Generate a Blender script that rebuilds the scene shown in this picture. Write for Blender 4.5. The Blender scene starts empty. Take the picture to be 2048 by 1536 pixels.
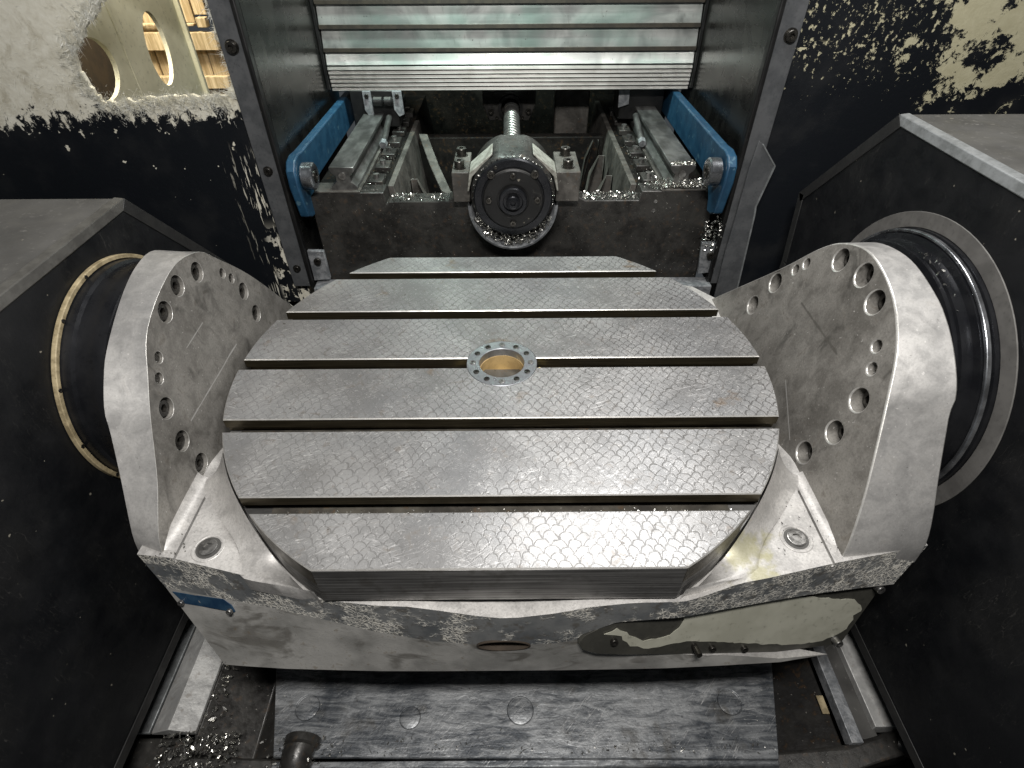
import bpy, bmesh, math, random
from mathutils import Vector, Matrix
R_ = math.radians
random.seed(7)
S = 0.1                      # all coordinates below are in decimetres (one slot pitch); S turns them into metres
sc = bpy.context.scene
col = sc.collection

# ------------------------------------------------------------------ camera
CAM = Vector((0.103, -4.995, 4.094))
pitch, yaw, roll, FPX = R_(41.565), .003, -.005, 1100.0
fw = Vector((math.sin(yaw)*math.cos(pitch), math.cos(yaw)*math.cos(pitch), -math.sin(pitch)))
rt = Vector((math.cos(yaw), -math.sin(yaw), 0)); up = rt.cross(fw)
rt, up = rt*math.cos(roll)+up*math.sin(roll), up*math.cos(roll)-rt*math.sin(roll)
cd = bpy.data.cameras.new('camera'); cam = bpy.data.objects.new('camera', cd); col.objects.link(cam)
M = Matrix((rt, up, -fw)).transposed().to_4x4(); M.translation = CAM*S
cam.matrix_world = M
cd.sensor_fit = 'HORIZONTAL'; cd.sensor_width = 36; cd.lens = 36*FPX/2048
cd.clip_start = .01; cd.clip_end = 50
sc.camera = cam
# ------------------------------------------------------------------ world and lamps
w = bpy.data.worlds.new('World'); sc.world = w; w.use_nodes = True
w.node_tree.nodes['Background'].inputs[0].default_value = (.85, .93, 1, 1)
w.node_tree.nodes['Background'].inputs[1].default_value = .05
def area(name, loc, to, sx, sy, power, color, spread=180):
    l = bpy.data.lights.new(name, 'AREA'); l.shape = 'RECTANGLE'; l.size = sx*S; l.size_y = sy*S
    l.energy = power; l.color = color; l.spread = R_(spread)
    o = bpy.data.objects.new(name, l); col.objects.link(o)
    o.location = Vector(loc)*S
    o.rotation_euler = (Vector(to)-Vector(loc)).to_track_quat('-Z', 'Y').to_euler()
    return o
area('roof_lamp', (2.4, 1.9, 8.4), (1.4, -.4, 0), 3.8, 3.2, 5.0, (1, .985, .97))
area('work_lamp', (.2, -5.2, 8.2), (.1, -1.4, -.5), 3.0, .8, 10, (1, .97, .94))
area('shutter_lamp', (-1.2, 4.6, 7.4), (-.6, 6.2, 2.8), 2.2, .5, 2.6, (.80, 1, .93), 90)
area('room_lamp', (-6.0, 5.0, 6.2), (-5.6, 6.0, 1.8), 2.0, 2.0, 2.9, (1, .92, .74), 100)
sc.cycles.max_bounces = 6; sc.cycles.diffuse_bounces = 3; sc.cycles.glossy_bounces = 4
sc.cycles.caustics_reflective = False; sc.cycles.caustics_refractive = False
sc.view_settings.view_transform = 'Standard'; sc.view_settings.look = 'None'
sc.view_settings.exposure = 0.25; sc.view_settings.gamma = 1

# ------------------------------------------------------------------ material helpers
class MT:
    def __init__(s, name, metallic=0., rough=.5, color=(.5, .5, .5)):
        s.m = bpy.data.materials.new(name); s.m.use_nodes = True
        s.nt = s.m.node_tree; s.b = s.nt.nodes['Principled BSDF']
        s.b.inputs['Metallic'].default_value = metallic; s.b.inputs['Roughness'].default_value = rough
        s.b.inputs['Base Color'].default_value = (*color, 1)
        g = s.nt.nodes.new('ShaderNodeNewGeometry')
        v = s.nt.nodes.new('ShaderNodeVectorMath'); v.operation = 'SCALE'; v.inputs['Scale'].default_value = 1/S
        s.nt.links.new(g.outputs['Position'], v.inputs[0]); s.P = v.outputs[0]; s.geo = g
    def n(s, t, attrs=None, **ins):
        nd = s.nt.nodes.new('ShaderNode'+t)
        for k, v in (attrs or {}).items(): setattr(nd, k, v)
        for k, v in ins.items():
            k = int(k[1:]) if k[0] == 'i' and k[1:].isdigit() else k.replace('_', ' ')
            s.put(nd.inputs[k], v)
        return nd
    def put(s, sock, v):
        if hasattr(v, 'is_output') or isinstance(v, bpy.types.NodeSocket): s.nt.links.new(v, sock)
        elif isinstance(v, tuple) and len(v) == 3 and sock.type == 'RGBA': sock.default_value = (*v, 1)
        else: sock.default_value = v
    def noise(s, scale, detail=4, rough=.55, vec=None, dist=0, stretch=None):
        vec = vec or s.P
        if stretch: vec = s.n('VectorMath', {'operation': 'MULTIPLY'}, i0=vec, i1=stretch).outputs[0]
        return s.n('TexNoise', None, Vector=vec, Scale=float(scale), Detail=float(min(detail, 3.5) if detail < 8 else 7.), Roughness=rough, Distortion=float(dist)).outputs['Fac']
    def vor(s, scale, vec=None, feature='F1', out='Distance', rnd=1.):
        return s.n('TexVoronoi', {'feature': feature}, Vector=vec or s.P, Scale=float(scale), Randomness=rnd).outputs[out]
    def ma(s, op, a, b=0., c=0., clamp=False):
        return s.n('Math', {'operation': op, 'use_clamp': clamp}, i0=a, i1=b, i2=c).outputs[0]
    def step(s, x, a, b): # smooth 0..1 from a to b
        return s.n('MapRange', {'interpolation_type': 'SMOOTHSTEP'}, Value=x, From_Min=a, From_Max=b).outputs[0]
    def lin(s, x, a, b, c, d):
        return s.n('MapRange', None, Value=x, From_Min=a, From_Max=b, To_Min=c, To_Max=d).outputs[0]
    def mix(s, f, a, b):
        nd = s.nt.nodes.new('ShaderNodeMix'); nd.data_type = 'RGBA'
        s.put(nd.inputs[0], f); s.put(nd.inputs[6], a); s.put(nd.inputs[7], b); return nd.outputs[2]
    def mixf(s, f, a, b):
        nd = s.nt.nodes.new('ShaderNodeMix'); nd.data_type = 'FLOAT'
        s.put(nd.inputs[0], f); s.put(nd.inputs[2], a); s.put(nd.inputs[3], b); return nd.outputs[0]
    def xyz(s):
        o = s.n('SeparateXYZ', None, i0=s.P).outputs; return o[0], o[1], o[2]
    def bump(s, h, strength=.5, dist=.001, prev=None):
        nd = s.n('Bump', None, Height=h, Strength=strength, Distance=dist)
        if prev: s.nt.links.new(prev, nd.inputs['Normal'])
        return nd.outputs[0]
    def out(s, color=None, rough=None, metal=None, normal=None, **k):
        for nm, v in (('Base Color', color), ('Roughness', rough), ('Metallic', metal), ('Normal', normal)):
            if v is not None: s.put(s.b.inputs[nm], v)
        for kk, v in k.items(): s.put(s.b.inputs[kk.replace('_', ' ')], v)
        return s.m

def scratches(m, n=3, scale=5., width=.012):
    """thin straight random scratches as a 0..1 mask"""
    acc = None
    for i in range(n):
        a = random.uniform(-.9, .9)
        rot = m.n('VectorRotate', {'rotation_type': 'Z_AXIS'}, Vector=m.P, Angle=a).outputs[0]
        st = m.n('VectorMath', {'operation': 'MULTIPLY'}, i0=rot, i1=(.35, 6.0, 1.)).outputs[0]
        v = m.noise(scale+i*1.7, 2, .5, st)
        l = m.ma('LESS_THAN', m.ma('ABSOLUTE', m.ma('SUBTRACT', v, .5)), width)
        br = m.step(m.noise(1.3+i, 2), .52, .62)
        l = m.ma('MULTIPLY', l, br)
        acc = l if acc is None else m.ma('MAXIMUM', acc, l)
    return acc

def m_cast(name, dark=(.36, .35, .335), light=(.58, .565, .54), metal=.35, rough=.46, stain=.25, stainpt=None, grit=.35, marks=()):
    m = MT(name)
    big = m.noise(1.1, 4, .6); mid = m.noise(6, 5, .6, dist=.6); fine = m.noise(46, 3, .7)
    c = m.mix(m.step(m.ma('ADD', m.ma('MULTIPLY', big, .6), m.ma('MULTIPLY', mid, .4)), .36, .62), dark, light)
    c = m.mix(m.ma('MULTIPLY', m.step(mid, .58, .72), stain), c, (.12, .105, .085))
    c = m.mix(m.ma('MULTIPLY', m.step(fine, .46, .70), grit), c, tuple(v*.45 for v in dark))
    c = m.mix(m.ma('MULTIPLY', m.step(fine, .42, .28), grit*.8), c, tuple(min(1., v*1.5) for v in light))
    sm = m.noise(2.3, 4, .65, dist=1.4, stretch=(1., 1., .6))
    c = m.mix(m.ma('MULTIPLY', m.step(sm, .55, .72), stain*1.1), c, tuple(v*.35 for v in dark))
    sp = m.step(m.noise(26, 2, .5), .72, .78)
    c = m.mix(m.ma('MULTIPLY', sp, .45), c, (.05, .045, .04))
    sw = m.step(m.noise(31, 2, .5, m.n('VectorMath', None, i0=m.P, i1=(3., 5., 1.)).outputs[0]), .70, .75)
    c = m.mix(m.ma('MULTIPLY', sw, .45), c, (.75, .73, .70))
    for (y0, z0, y1, z1, sg, wd, mc) in marks:
        xx, yy, zz = m.xyz()
        L2 = (y1-y0)**2+(z1-z0)**2
        t = m.ma('DIVIDE', m.ma('ADD', m.ma('MULTIPLY', m.ma('SUBTRACT', yy, y0), y1-y0), m.ma('MULTIPLY', m.ma('SUBTRACT', zz, z0), z1-z0)), L2, clamp=True)
        dy = m.ma('SUBTRACT', yy, m.ma('MULTIPLY_ADD', t, y1-y0, y0)); dz = m.ma('SUBTRACT', zz, m.ma('MULTIPLY_ADD', t, z1-z0, z0))
        dd = m.ma('ADD', m.ma('SQRT', m.ma('ADD', m.ma('MULTIPLY', dy, dy), m.ma('MULTIPLY', dz, dz))), m.ma('MULTIPLY', m.ma('SUBTRACT', mid, .5), wd*2))
        k = m.ma('MULTIPLY', m.step(dd, wd, wd*.35), m.ma('GREATER_THAN', m.ma('MULTIPLY', xx, sg), 0.))
        c = m.mix(m.ma('MULTIPLY', k, .8), c, mc)
    if stainpt:
        dd = m.n('VectorMath', {'operation': 'DISTANCE'}, i0=m.P, i1=stainpt).outputs['Value']
        ds = m.ma('ADD', dd, m.ma('MULTIPLY', m.ma('SUBTRACT', m.noise(3.5, 4, .7), .5), .9))
        c = m.mix(m.ma('MULTIPLY', m.step(ds, .30, .14), .6), c, (.32, .30, .13))
    r = m.lin(m.ma('ADD', mid, m.ma('MULTIPLY', fine, .3)), .3, 1., rough-.12, rough+.16)
    b = m.bump(fine, .12, .0005); b = m.bump(mid, .10, .002, b)
    return m.out(c, r, metal, b)

def m_table():
    m = MT('scraped table steel')
    x, y, z = m.xyz()
    wob = m.noise(1.6, 3); wob2 = m.noise(1.9, 3, vec=m.n('VectorMath', None, i0=m.P, i1=(9., 4., 2.)).outputs[0])
    u = m.ma('DIVIDE', m.ma('ADD', x, m.ma('MULTIPLY', wob, .28)), .112)
    v = m.ma('DIVIDE', m.ma('ADD', y, m.ma('MULTIPLY', wob2, .24)), .070)
    row = m.ma('FLOOR', v); fv = m.ma('SUBTRACT', v, row)
    par = m.ma('MULTIPLY', m.ma('MODULO', m.ma('ADD', row, 100.), 2.), .5)
    rj = m.ma('MULTIPLY', m.noise(7.3, 1, vec=m.n('CombineXYZ', None, i0=row, i1=0., i2=0.).outputs[0]), .5)
    uu = m.ma('ADD', m.ma('ADD', u, par), rj)
    fu = m.ma('SUBTRACT', m.ma('SUBTRACT', uu, m.ma('FLOOR', uu)), .5)
    d = m.ma('SQRT', m.ma('ADD', m.ma('MULTIPLY', fu, fu), m.ma('MULTIPLY', m.ma('MULTIPLY', fv, fv), .2)))
    jag = m.ma('MULTIPLY', m.ma('SUBTRACT', m.noise(22, 2), .5), .14)
    ring = m.ma('ABSOLUTE', m.ma('SUBTRACT', m.ma('ADD', d, jag), .46))
    arc = m.ma('SUBTRACT', 1., m.step(ring, .025, .065))
    fade = m.ma('MULTIPLY', m.step(m.noise(4.3, 4, .7), .26, .52), m.step(m.noise(.9, 2, .5), .25, .55))
    side = m.lin(x, -2.5, 1.6, .42, 1.)
    arc = m.ma('MULTIPLY', arc, m.ma('MULTIPLY', fade, side))
    big = m.noise(.9, 4, .6); mid = m.noise(7, 6, .65, dist=1.); fine = m.noise(48, 3, .7)
    c = m.mix(m.step(big, .35, .65), (.255, .253, .250), (.40, .398, .394))
    worn = m.step(m.noise(.75, 3, .5, m.n('VectorMath', None, i0=m.P, i1=(2.2, .4, 0.)).outputs[0]), .45, .65)
    c = m.mix(m.ma('MULTIPLY', worn, .35), c, (.30, .31, .32))
    c = m.mix(m.ma('MULTIPLY', m.step(mid, .56, .74), .5), c, (.20, .17, .14))
    fside = m.lin(x, -3., 2.5, .35, 1.)
    fl2 = m.noise(30, 3, .7, dist=1.2)
    c = m.mix(m.ma('MULTIPLY', m.ma('MULTIPLY', m.step(fine, .56, .70), .7), fside), c, (.10, .09, .075))
    c = m.mix(m.ma('MULTIPLY', m.ma('MULTIPLY', m.step(fl2, .42, .30), .7), fside), c, (.85, .84, .82))
    rust = m.ma('MULTIPLY', m.step(m.noise(1.7, 5, .7, m.n('VectorMath', None, i0=m.P, i1=(5., 1.5, 0.)).outputs[0]), .62, .75), .65)
    c = m.mix(rust, c, (.20, .12, .05))
    c = m.mix(m.ma('MULTIPLY', arc, .70), c, (.07, .066, .06))
    s = scratches(m, 4, 4.2, .006)
    c = m.mix(m.ma('MULTIPLY', s, .6), c, (.82, .81, .8))
    dots = m.step(m.noise(13, 1, .5, m.n('VectorMath', None, i0=m.P, i1=(1., 7., 3.)).outputs[0]), .76, .79)
    c = m.mix(m.ma('MULTIPLY', dots, .7), c, (.06, .05, .04))
    r = m.lin(m.ma('ADD', mid, m.ma('MULTIPLY', big, .6)), .5, 1.1, .33, .48)
    h = m.ma('SUBTRACT', m.ma('MULTIPLY', fine, .45), arc)
    b = m.bump(h, .16, .0005)
    return m.out(c, r, .60, b)

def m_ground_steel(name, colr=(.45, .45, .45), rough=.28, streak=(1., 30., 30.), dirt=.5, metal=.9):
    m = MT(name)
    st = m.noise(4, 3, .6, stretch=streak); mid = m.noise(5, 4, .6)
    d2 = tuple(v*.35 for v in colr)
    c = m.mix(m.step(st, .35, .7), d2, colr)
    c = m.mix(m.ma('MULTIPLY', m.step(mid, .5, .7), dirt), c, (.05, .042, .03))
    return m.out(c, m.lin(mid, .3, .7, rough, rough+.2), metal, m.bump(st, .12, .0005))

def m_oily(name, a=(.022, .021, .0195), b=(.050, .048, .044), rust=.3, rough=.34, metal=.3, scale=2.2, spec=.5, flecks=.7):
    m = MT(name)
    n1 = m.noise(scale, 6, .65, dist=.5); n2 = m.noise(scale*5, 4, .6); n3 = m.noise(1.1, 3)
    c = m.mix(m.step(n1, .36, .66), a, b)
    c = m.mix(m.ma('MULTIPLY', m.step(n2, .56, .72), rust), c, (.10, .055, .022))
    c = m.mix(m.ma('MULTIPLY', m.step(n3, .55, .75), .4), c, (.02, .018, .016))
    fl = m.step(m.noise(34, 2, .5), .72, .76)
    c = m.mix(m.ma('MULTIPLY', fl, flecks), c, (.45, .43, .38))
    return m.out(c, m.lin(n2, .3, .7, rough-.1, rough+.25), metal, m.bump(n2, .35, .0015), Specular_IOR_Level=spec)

def m_black(name, colr=(.0045, .005, .006), rough=.46, dust=.5):
    m = MT(name)
    n1 = m.noise(1.3, 5, .6); n2 = m.noise(24, 3, .6); n3 = m.noise(4, 4, .6)
    c = m.mix(m.ma('MULTIPLY', m.step(n1, .45, .75), dust), colr, (.015, .015, .0145))
    nz = m.n('SeparateXYZ', None, i0=m.geo.outputs['Normal']).outputs[2]
    c = m.mix(m.ma('MULTIPLY', m.step(nz, .7, .9), m.lin(n1, .3, .7, .4, 1.)), c, (.105, .103, .097))
    c = m.mix(m.ma('MULTIPLY', m.step(nz, .7, .9), m.step(m.noise(14, 4, .7), .60, .68)), c, (.13, .126, .118))
    fl = m.step(m.noise(15, 1.5, .5), .775, .79)
    c = m.mix(fl, c, (.20, .185, .15))
    s = scratches(m, 2, 2., .003)
    c = m.mix(m.ma('MULTIPLY', s, .12), c, (.20, .19, .17))
    return m.out(c, m.lin(n3, .3, .7, rough-.08, rough+.2), 0., m.bump(n2, .25, .0006), Specular_IOR_Level=.35)

def m_crust():
    """blue-grey paint with pale flaked corrosion"""
    m = MT('flaked corroded paint')
    x, y, z = m.xyz()
    mid = m.noise(2.2, 4, .6)
    cell = m.vor(22, m.n('VectorMath', None, i0=m.P, i1=m.n('VectorMath', {'operation': 'SCALE'}, i0=m.n('TexNoise', None, Vector=m.P, Scale=9., Detail=3.).outputs['Color'], Scale=.12).outputs[0]).outputs[0], 'DISTANCE_TO_EDGE')
    worm = m.ma('SUBTRACT', 1., m.step(cell, .03, .12))
    area_ = m.step(m.ma('ADD', m.noise(3.2, 5, .7), m.lin(m.ma('ABSOLUTE', x), 0., 3.5, -.02, .05)), .47, .57)
    grain = m.step(m.noise(42, 3, .6), .42, .56)
    k = m.ma('MULTIPLY', area_, m.ma('MAXIMUM', m.ma('MULTIPLY', worm, .9), m.ma('MULTIPLY', grain, .35)))
    base = m.mix(m.step(mid, .35, .65), (.13, .14, .148), (.25, .255, .252))
    base = m.mix(m.ma('MULTIPLY', m.step(m.noise(9, 5, .7), .5, .68), .6), base, (.11, .095, .075))
    c = m.mix(m.ma('MULTIPLY', k, .9), base, (.72, .69, .61))
    r = m.mixf(k, .42, .7)
    b = m.bump(k, .6, .0015); b = m.bump(m.noise(40, 3), .25, .0006, b)
    return m.out(c, r, m.mixf(k, .35, .0), b)

def m_front():
    m = MT('worn grey casting front')
    x, y, z = m.xyz()
    n1 = m.noise(1.6, 5, .6); n2 = m.noise(10, 5, .65); n3 = m.noise(50, 3, .6)
    c = m.mix(m.step(n1, .38, .62), (.32, .315, .295), (.50, .49, .46))
    smear = m.step(m.noise(2.5, 5, .65, dist=1.2, stretch=(.6, 1., 1.4)), .52, .70)
    c = m.mix(m.ma('MULTIPLY', smear, .65), c, (.10, .09, .075))
    c = m.mix(m.ma('MULTIPLY', m.step(n2, .60, .72), .45), c, (.18, .13, .07))
    c = m.mix(m.ma('MULTIPLY', m.step(n3, .64, .72), .5), c, (.08, .07, .06))
    return m.out(c, m.lin(n2, .3, .7, .38, .62), .35, m.bump(m.ma('ADD', n3, n2), .2, .0008))

def m_peel(name, side):
    m = MT(name)
    x, y, z = m.xyz()
    V = m.n('VectorMath', {'operation': 'MULTIPLY'}, i0=m.P, i1=(1., 1., .8)).outputs[0]
    n = m.noise(8.5, 8, .74, V, .5); nb = m.noise(1.7, 4, .6); nf = m.noise(16, 4, .65)
    if side < 0:
        zz = m.ma('ADD', z, m.ma('ADD', m.ma('MULTIPLY', m.ma('SUBTRACT', n, .5), 1.2), m.ma('MULTIPLY', m.ma('SUBTRACT', nb, .5), .7)))
        zz = m.ma('ADD', zz, m.lin(x, -7., -3.7, .08, -.05))
        top = m.step(zz, 1.80, 1.86)
        near = m.lin(z, .2, 1.8, .0, .075)
        spots = m.step(m.ma('ADD', m.noise(4.2, 4, .6), near), .715, .735)
        streak = m.noise(5, 5, .6, stretch=(5., 1., .55))
        drip = m.ma('MULTIPLY', m.step(streak, .60, .63), m.ma('MULTIPLY', m.step(x, -4.25, -3.8), m.step(z, 1.5, .9)))
        drip2 = m.ma('MULTIPLY', m.step(m.noise(4, 5, .6), .47, .5), m.ma('MULTIPLY', m.step(x, -3.92, -3.8), m.step(z, .3, -.3)))
        k = m.ma('MAXIMUM', m.ma('MAXIMUM', top, spots), m.ma('MAXIMUM', drip, drip2))
        cream = m.mix(m.noise(5, 8, .7, dist=1.5), (.52, .48, .36), (.95, .94, .84))
        cream = m.mix(m.ma('MULTIPLY', m.step(m.noise(2.1, 8, .7, dist=.8), .48, .68), .65), cream, (.36, .32, .22))
    else:
        g = m.ma('ADD', m.lin(x, 4.3, 6., -.24, .17), m.lin(z, .9, 3., -.19, .11))
        k1 = m.step(m.ma('ADD', m.ma('ADD', m.ma('MULTIPLY', m.noise(2.2, 3, .6), .6), m.ma('MULTIPLY', m.noise(9., 8, .75, dist=.8), .4)), m.ma('MULTIPLY', g, .6)), .605, .62)
        k2 = m.step(m.ma('ADD', m.noise(17, 8, .66, stretch=(1., 1., .8)), m.ma('MULTIPLY', m.lin(z, .9, 2.6, -.22, .05), 1.)), .62, .66)
        k3 = m.ma('MULTIPLY', m.step(m.noise(6, 4, .6, stretch=(1., 1., 2.6)), .60, .63), m.ma('MULTIPLY', m.step(m.ma('ABSOLUTE', m.ma('SUBTRACT', z, 2.55)), .14, .05), m.step(m.ma('ABSOLUTE', m.ma('SUBTRACT', x, 4.2)), .5, .3)))
        k = m.ma('MAXIMUM', m.ma('MAXIMUM', k1, k2), k3)
        cream = m.mix(m.noise(4, 6, .7, dist=1.), (.36, .33, .20), (.60, .57, .40))
    dust = m.ma('MULTIPLY', m.step(nb, .45, .75), .5)
    blk = m.mix(dust, (.006, .0075, .010), (.022, .023, .024))
    c = m.mix(k, blk, cream)
    b = m.bump(m.ma('MULTIPLY', k, -1.), .5, .0012); b = m.bump(nf, .3, .001, b)
    return m.out(c, m.mixf(k, .42, .85), 0., b)

def m_stainless(name, lo, hi, rough, metal=.9, streak=(.4, .4, 14.), tint=0.):
    m = MT(name)
    st = m.noise(3, 4, .6, stretch=streak); bl = m.noise(1.5, 4, .6, dist=.8); sm = m.noise(2.4, 5, .7, stretch=(6., 6., .5))
    c = m.mix(m.step(bl, .35, .65), lo, hi)
    c = m.mix(m.ma('MULTIPLY', m.step(sm, .58, .75), .4), c, (.13, .115, .09))
    if tint:
        x, y, z = m.xyz()
        c = m.mix(m.ma('MULTIPLY', m.step(m.noise(.8, 3), .42, .62), tint), c, (.27, .40, .35))
    sp = m.step(m.noise(20, 2, .5), .735, .76)
    c = m.mix(m.ma('MULTIPLY', sp, .7), c, (.06, .05, .04))
    return m.out(c, m.lin(m.ma('ADD', bl, m.ma('MULTIPLY', st, .5)), .4, 1., rough-.07, rough+.12), metal, m.bump(st, .1, .0006))

def m_floor():
    m = MT('scraped tray plate')
    st = m.noise(3., 6, .7, stretch=(.8, 4., 1.), dist=1.); bl = m.noise(1.1, 5, .65, dist=.7); f = m.noise(25, 4, .65)
    c = m.mix(m.step(m.ma('ADD', m.ma('MULTIPLY', st, .55), m.ma('MULTIPLY', bl, .45)), .36, .66), (.05, .057, .066), (.33, .34, .345))
    c = m.mix(m.ma('MULTIPLY', m.step(m.noise(2, 5, .7), .54, .7), .6), c, (.055, .048, .036))
    c = m.mix(m.ma('MULTIPLY', m.step(f, .58, .68), .6), c, (.03, .03, .03))
    s = scratches(m, 4, 3.5, .006)
    c = m.mix(m.ma('MULTIPLY', s, .5), c, (.55, .55, .54))
    c = m.mix(m.ma('MULTIPLY', m.step(m.noise(30, 2), .73, .77), .8), c, (.7, .68, .6))
    return m.out(c, m.lin(f, .3, .7, .30, .55), .45, m.bump(m.ma('ADD', f, st), .35, .001))

def m_wood():
    m = MT('pale crate wood', 0, .6)
    g = m.noise(3, 5, .6, stretch=(8., 2., .7), dist=.4)
    c = m.mix(m.step(g, .35, .68), (.38, .28, .15), (.66, .53, .34))
    return m.out(c, .6, 0., m.bump(g, .2, .0008))

def m_plain(name, a, b=None, rough=.5, metal=0., scale=6., bumpk=.2):
    m = MT(name)
    n = m.noise(scale, 5, .65); f = m.noise(scale*8, 3, .6)
    c = m.mix(m.step(n, .35, .65), a, b or tuple(v*.7 for v in a))
    c = m.mix(m.ma('MULTIPLY', m.step(f, .60, .70), .4), c, tuple(v*.35 for v in a))
    return m.out(c, m.lin(n, .3, .7, rough-.06, rough+.12), metal, m.bump(f, bumpk, .0006))

def m_blue():
    m = MT('blue wiper paint')
    n = m.noise(4, 5, .65); f = m.noise(22, 4, .65)
    c = m.mix(m.step(n, .35, .65), (.009, .042, .085), (.018, .068, .125))
    c = m.mix(m.ma('MULTIPLY', m.step(f, .58, .68), .5), c, (.02, .05, .10))
    c = m.mix(m.ma('MULTIPLY', m.step(m.noise(9, 4, .6), .62, .68), .45), c, (.13, .24, .29))
    return m.out(c, .42, 0., m.bump(f, .25, .0006))

MAT = dict(
    table=m_table(),
    cast=m_cast('bare grey casting', stainpt=(2.28, -2.30, -.5)),
    cheek=m_cast('cheek casting', (.33, .325, .315), (.50, .49, .47), .4, .40, .22, grit=.22),
    cheekin=m_cast('shaded oily machined face', (.145, .137, .123), (.29, .278, .254), .3, .42, .6,  # oily machined face; its shade under overhead light is put into the colour
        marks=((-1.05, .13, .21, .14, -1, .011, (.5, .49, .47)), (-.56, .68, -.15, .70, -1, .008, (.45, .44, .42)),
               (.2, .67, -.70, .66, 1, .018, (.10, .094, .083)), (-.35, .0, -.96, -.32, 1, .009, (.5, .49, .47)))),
    crust=m_crust(), front=m_front(),
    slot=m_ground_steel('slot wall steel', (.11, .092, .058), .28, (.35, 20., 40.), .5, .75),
    tfront=m_ground_steel('ground table edge', (.30, .295, .285), .36, (.25, 1., 16.), .45, .7),
    body=m_oily('table body steel', (.05, .046, .04), (.12, .11, .09), .6),
    ring=m_plain('ground bore ring', (.42, .43, .45), (.30, .31, .33), .3, .8, 5., .1),
    brass=m_plain('coolant stained bore', (.55, .39, .18), (.42, .29, .13), .55, 0., 5.),
    powder=m_plain('pale yellow powder', (.74, .66, .36), (.62, .52, .24), .9, 0, 14., .6),
    black=m_black('black housing paint'),
    hub=m_plain('black oxide hub', (.016, .017, .020), (.03, .031, .034), .26, .6, 2.5, .1),
    steelring=m_ground_steel('polished seal ring', (.5, .52, .55), .16, (1., 1., 1.), .2),
    yellow=m_plain('old yellow cover ring', (.40, .33, .20), (.20, .16, .09), .6, 0, 8.),
    greyring=m_plain('grey cover ring', (.13, .126, .118), (.085, .082, .077), .6, 0, 3.),
    edge=m_plain('highlight bevel paint', (.10, .098, .09), (.065, .063, .058), .42, .2, 5.),
    border=m_plain('dark folded border', (.028, .028, .027), (.018, .018, .018), .45, .1, 5.),
    worn=m_plain('rubbed bright edge', (.62, .61, .58), (.42, .41, .385), .32, .6, 9.),
    edgelight=m_plain('pale edge metal', (.31, .325, .33), (.19, .20, .20), .45, .4, 7.),
    screw=m_plain('oiled screw steel', (.10, .095, .085), (.05, .047, .042), .25, .85, 14.),
    blackscrew=m_plain('black socket screw', (.022, .020, .018), (.045, .042, .036), .28, .4, 20.),
    brightscrew=m_ground_steel('bright screw steel', (.55, .54, .52), .22, (3., 3., 3.), .5),
    bed=m_oily('oily bed casting'), bedlight=m_oily('scraped bed rib', (.045, .042, .037), (.12, .112, .10), .35, .5, .2),
    beddark=m_oily('shaded bed hollow', (.004, .0037, .0034), (.011, .010, .0085), .3, .55, 0., spec=.15, flecks=.25),  # bed casting for the hollows, their shade put in as a near-black colour
    rail=m_ground_steel('guide rail steel', (.28, .28, .27), .28, (1., .4, 1.), .4, .75),
    blue=m_blue(), shutter=m_stainless('shutter stainless', (.34, .36, .345), (.56, .58, .55), .36, .65, tint=.6),
    ridge=m_stainless('folded shutter lips', (.20, .20, .185), (.32, .32, .30), .42, .7),
    lip=m_plain('brown joint bar', (.055, .047, .037), (.03, .026, .021), .4, .2, 8.),
    sheet=m_stainless('side sheet stainless', (.04, .04, .038), (.09, .088, .082), .24, .85, (.4, .5, 3.)),
    strip=m_plain('grey trim strip', (.15, .155, .16), (.095, .10, .105), .40, .4, 4.),
    seal=m_black('black seal lip', (.008, .008, .008), .35, .8),
    peel_l=m_peel('peeled black wall', -1), peel_r=m_peel('flaked black wall', 1),
    floor=m_floor(), wood=m_wood(),
    cream=m_plain('cream sheet', (.66, .64, .49), (.56, .54, .40), .6, 0, 2.),
    darkin=m_plain('dark interior', (.035, .024, .014), (.02, .014, .009), .8, 0, 3.),
    fibre=m_plain('white glass fibre', (.80, .80, .74), (.62, .60, .50), .8, 0, 10.),
    chip=m_plain('bright metal chips', (.75, .74, .70), (.45, .44, .40), .22, .95, 30.),
    foam=m_plain('whitish grease', (.34, .34, .30), (.17, .165, .14), .6, 0, 9., .5),
    panel=m_plain('dark olive cover plate', (.075, .073, .062), (.05, .049, .042), .38, .4, 3.),
    film=m_plain('torn pale film', (.44, .435, .36), (.35, .345, .28), .45, .2, 2.2),
    bluefilm=m_plain('dark blue plate', (.008, .028, .062), (.018, .05, .09), .5, 0, 5.),
    railgrey=m_oily('light rail cover', (.34, .34, .33), (.55, .55, .53), .35, .42, .3, 3.),
    tab=m_oily('grey bracket steel', (.16, .17, .18), (.33, .34, .35), .3, .45, .4, 9.),
    thread=m_plain('screw thread steel', (.22, .217, .205), (.12, .118, .11), .28, .8, 6.),
)

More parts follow.
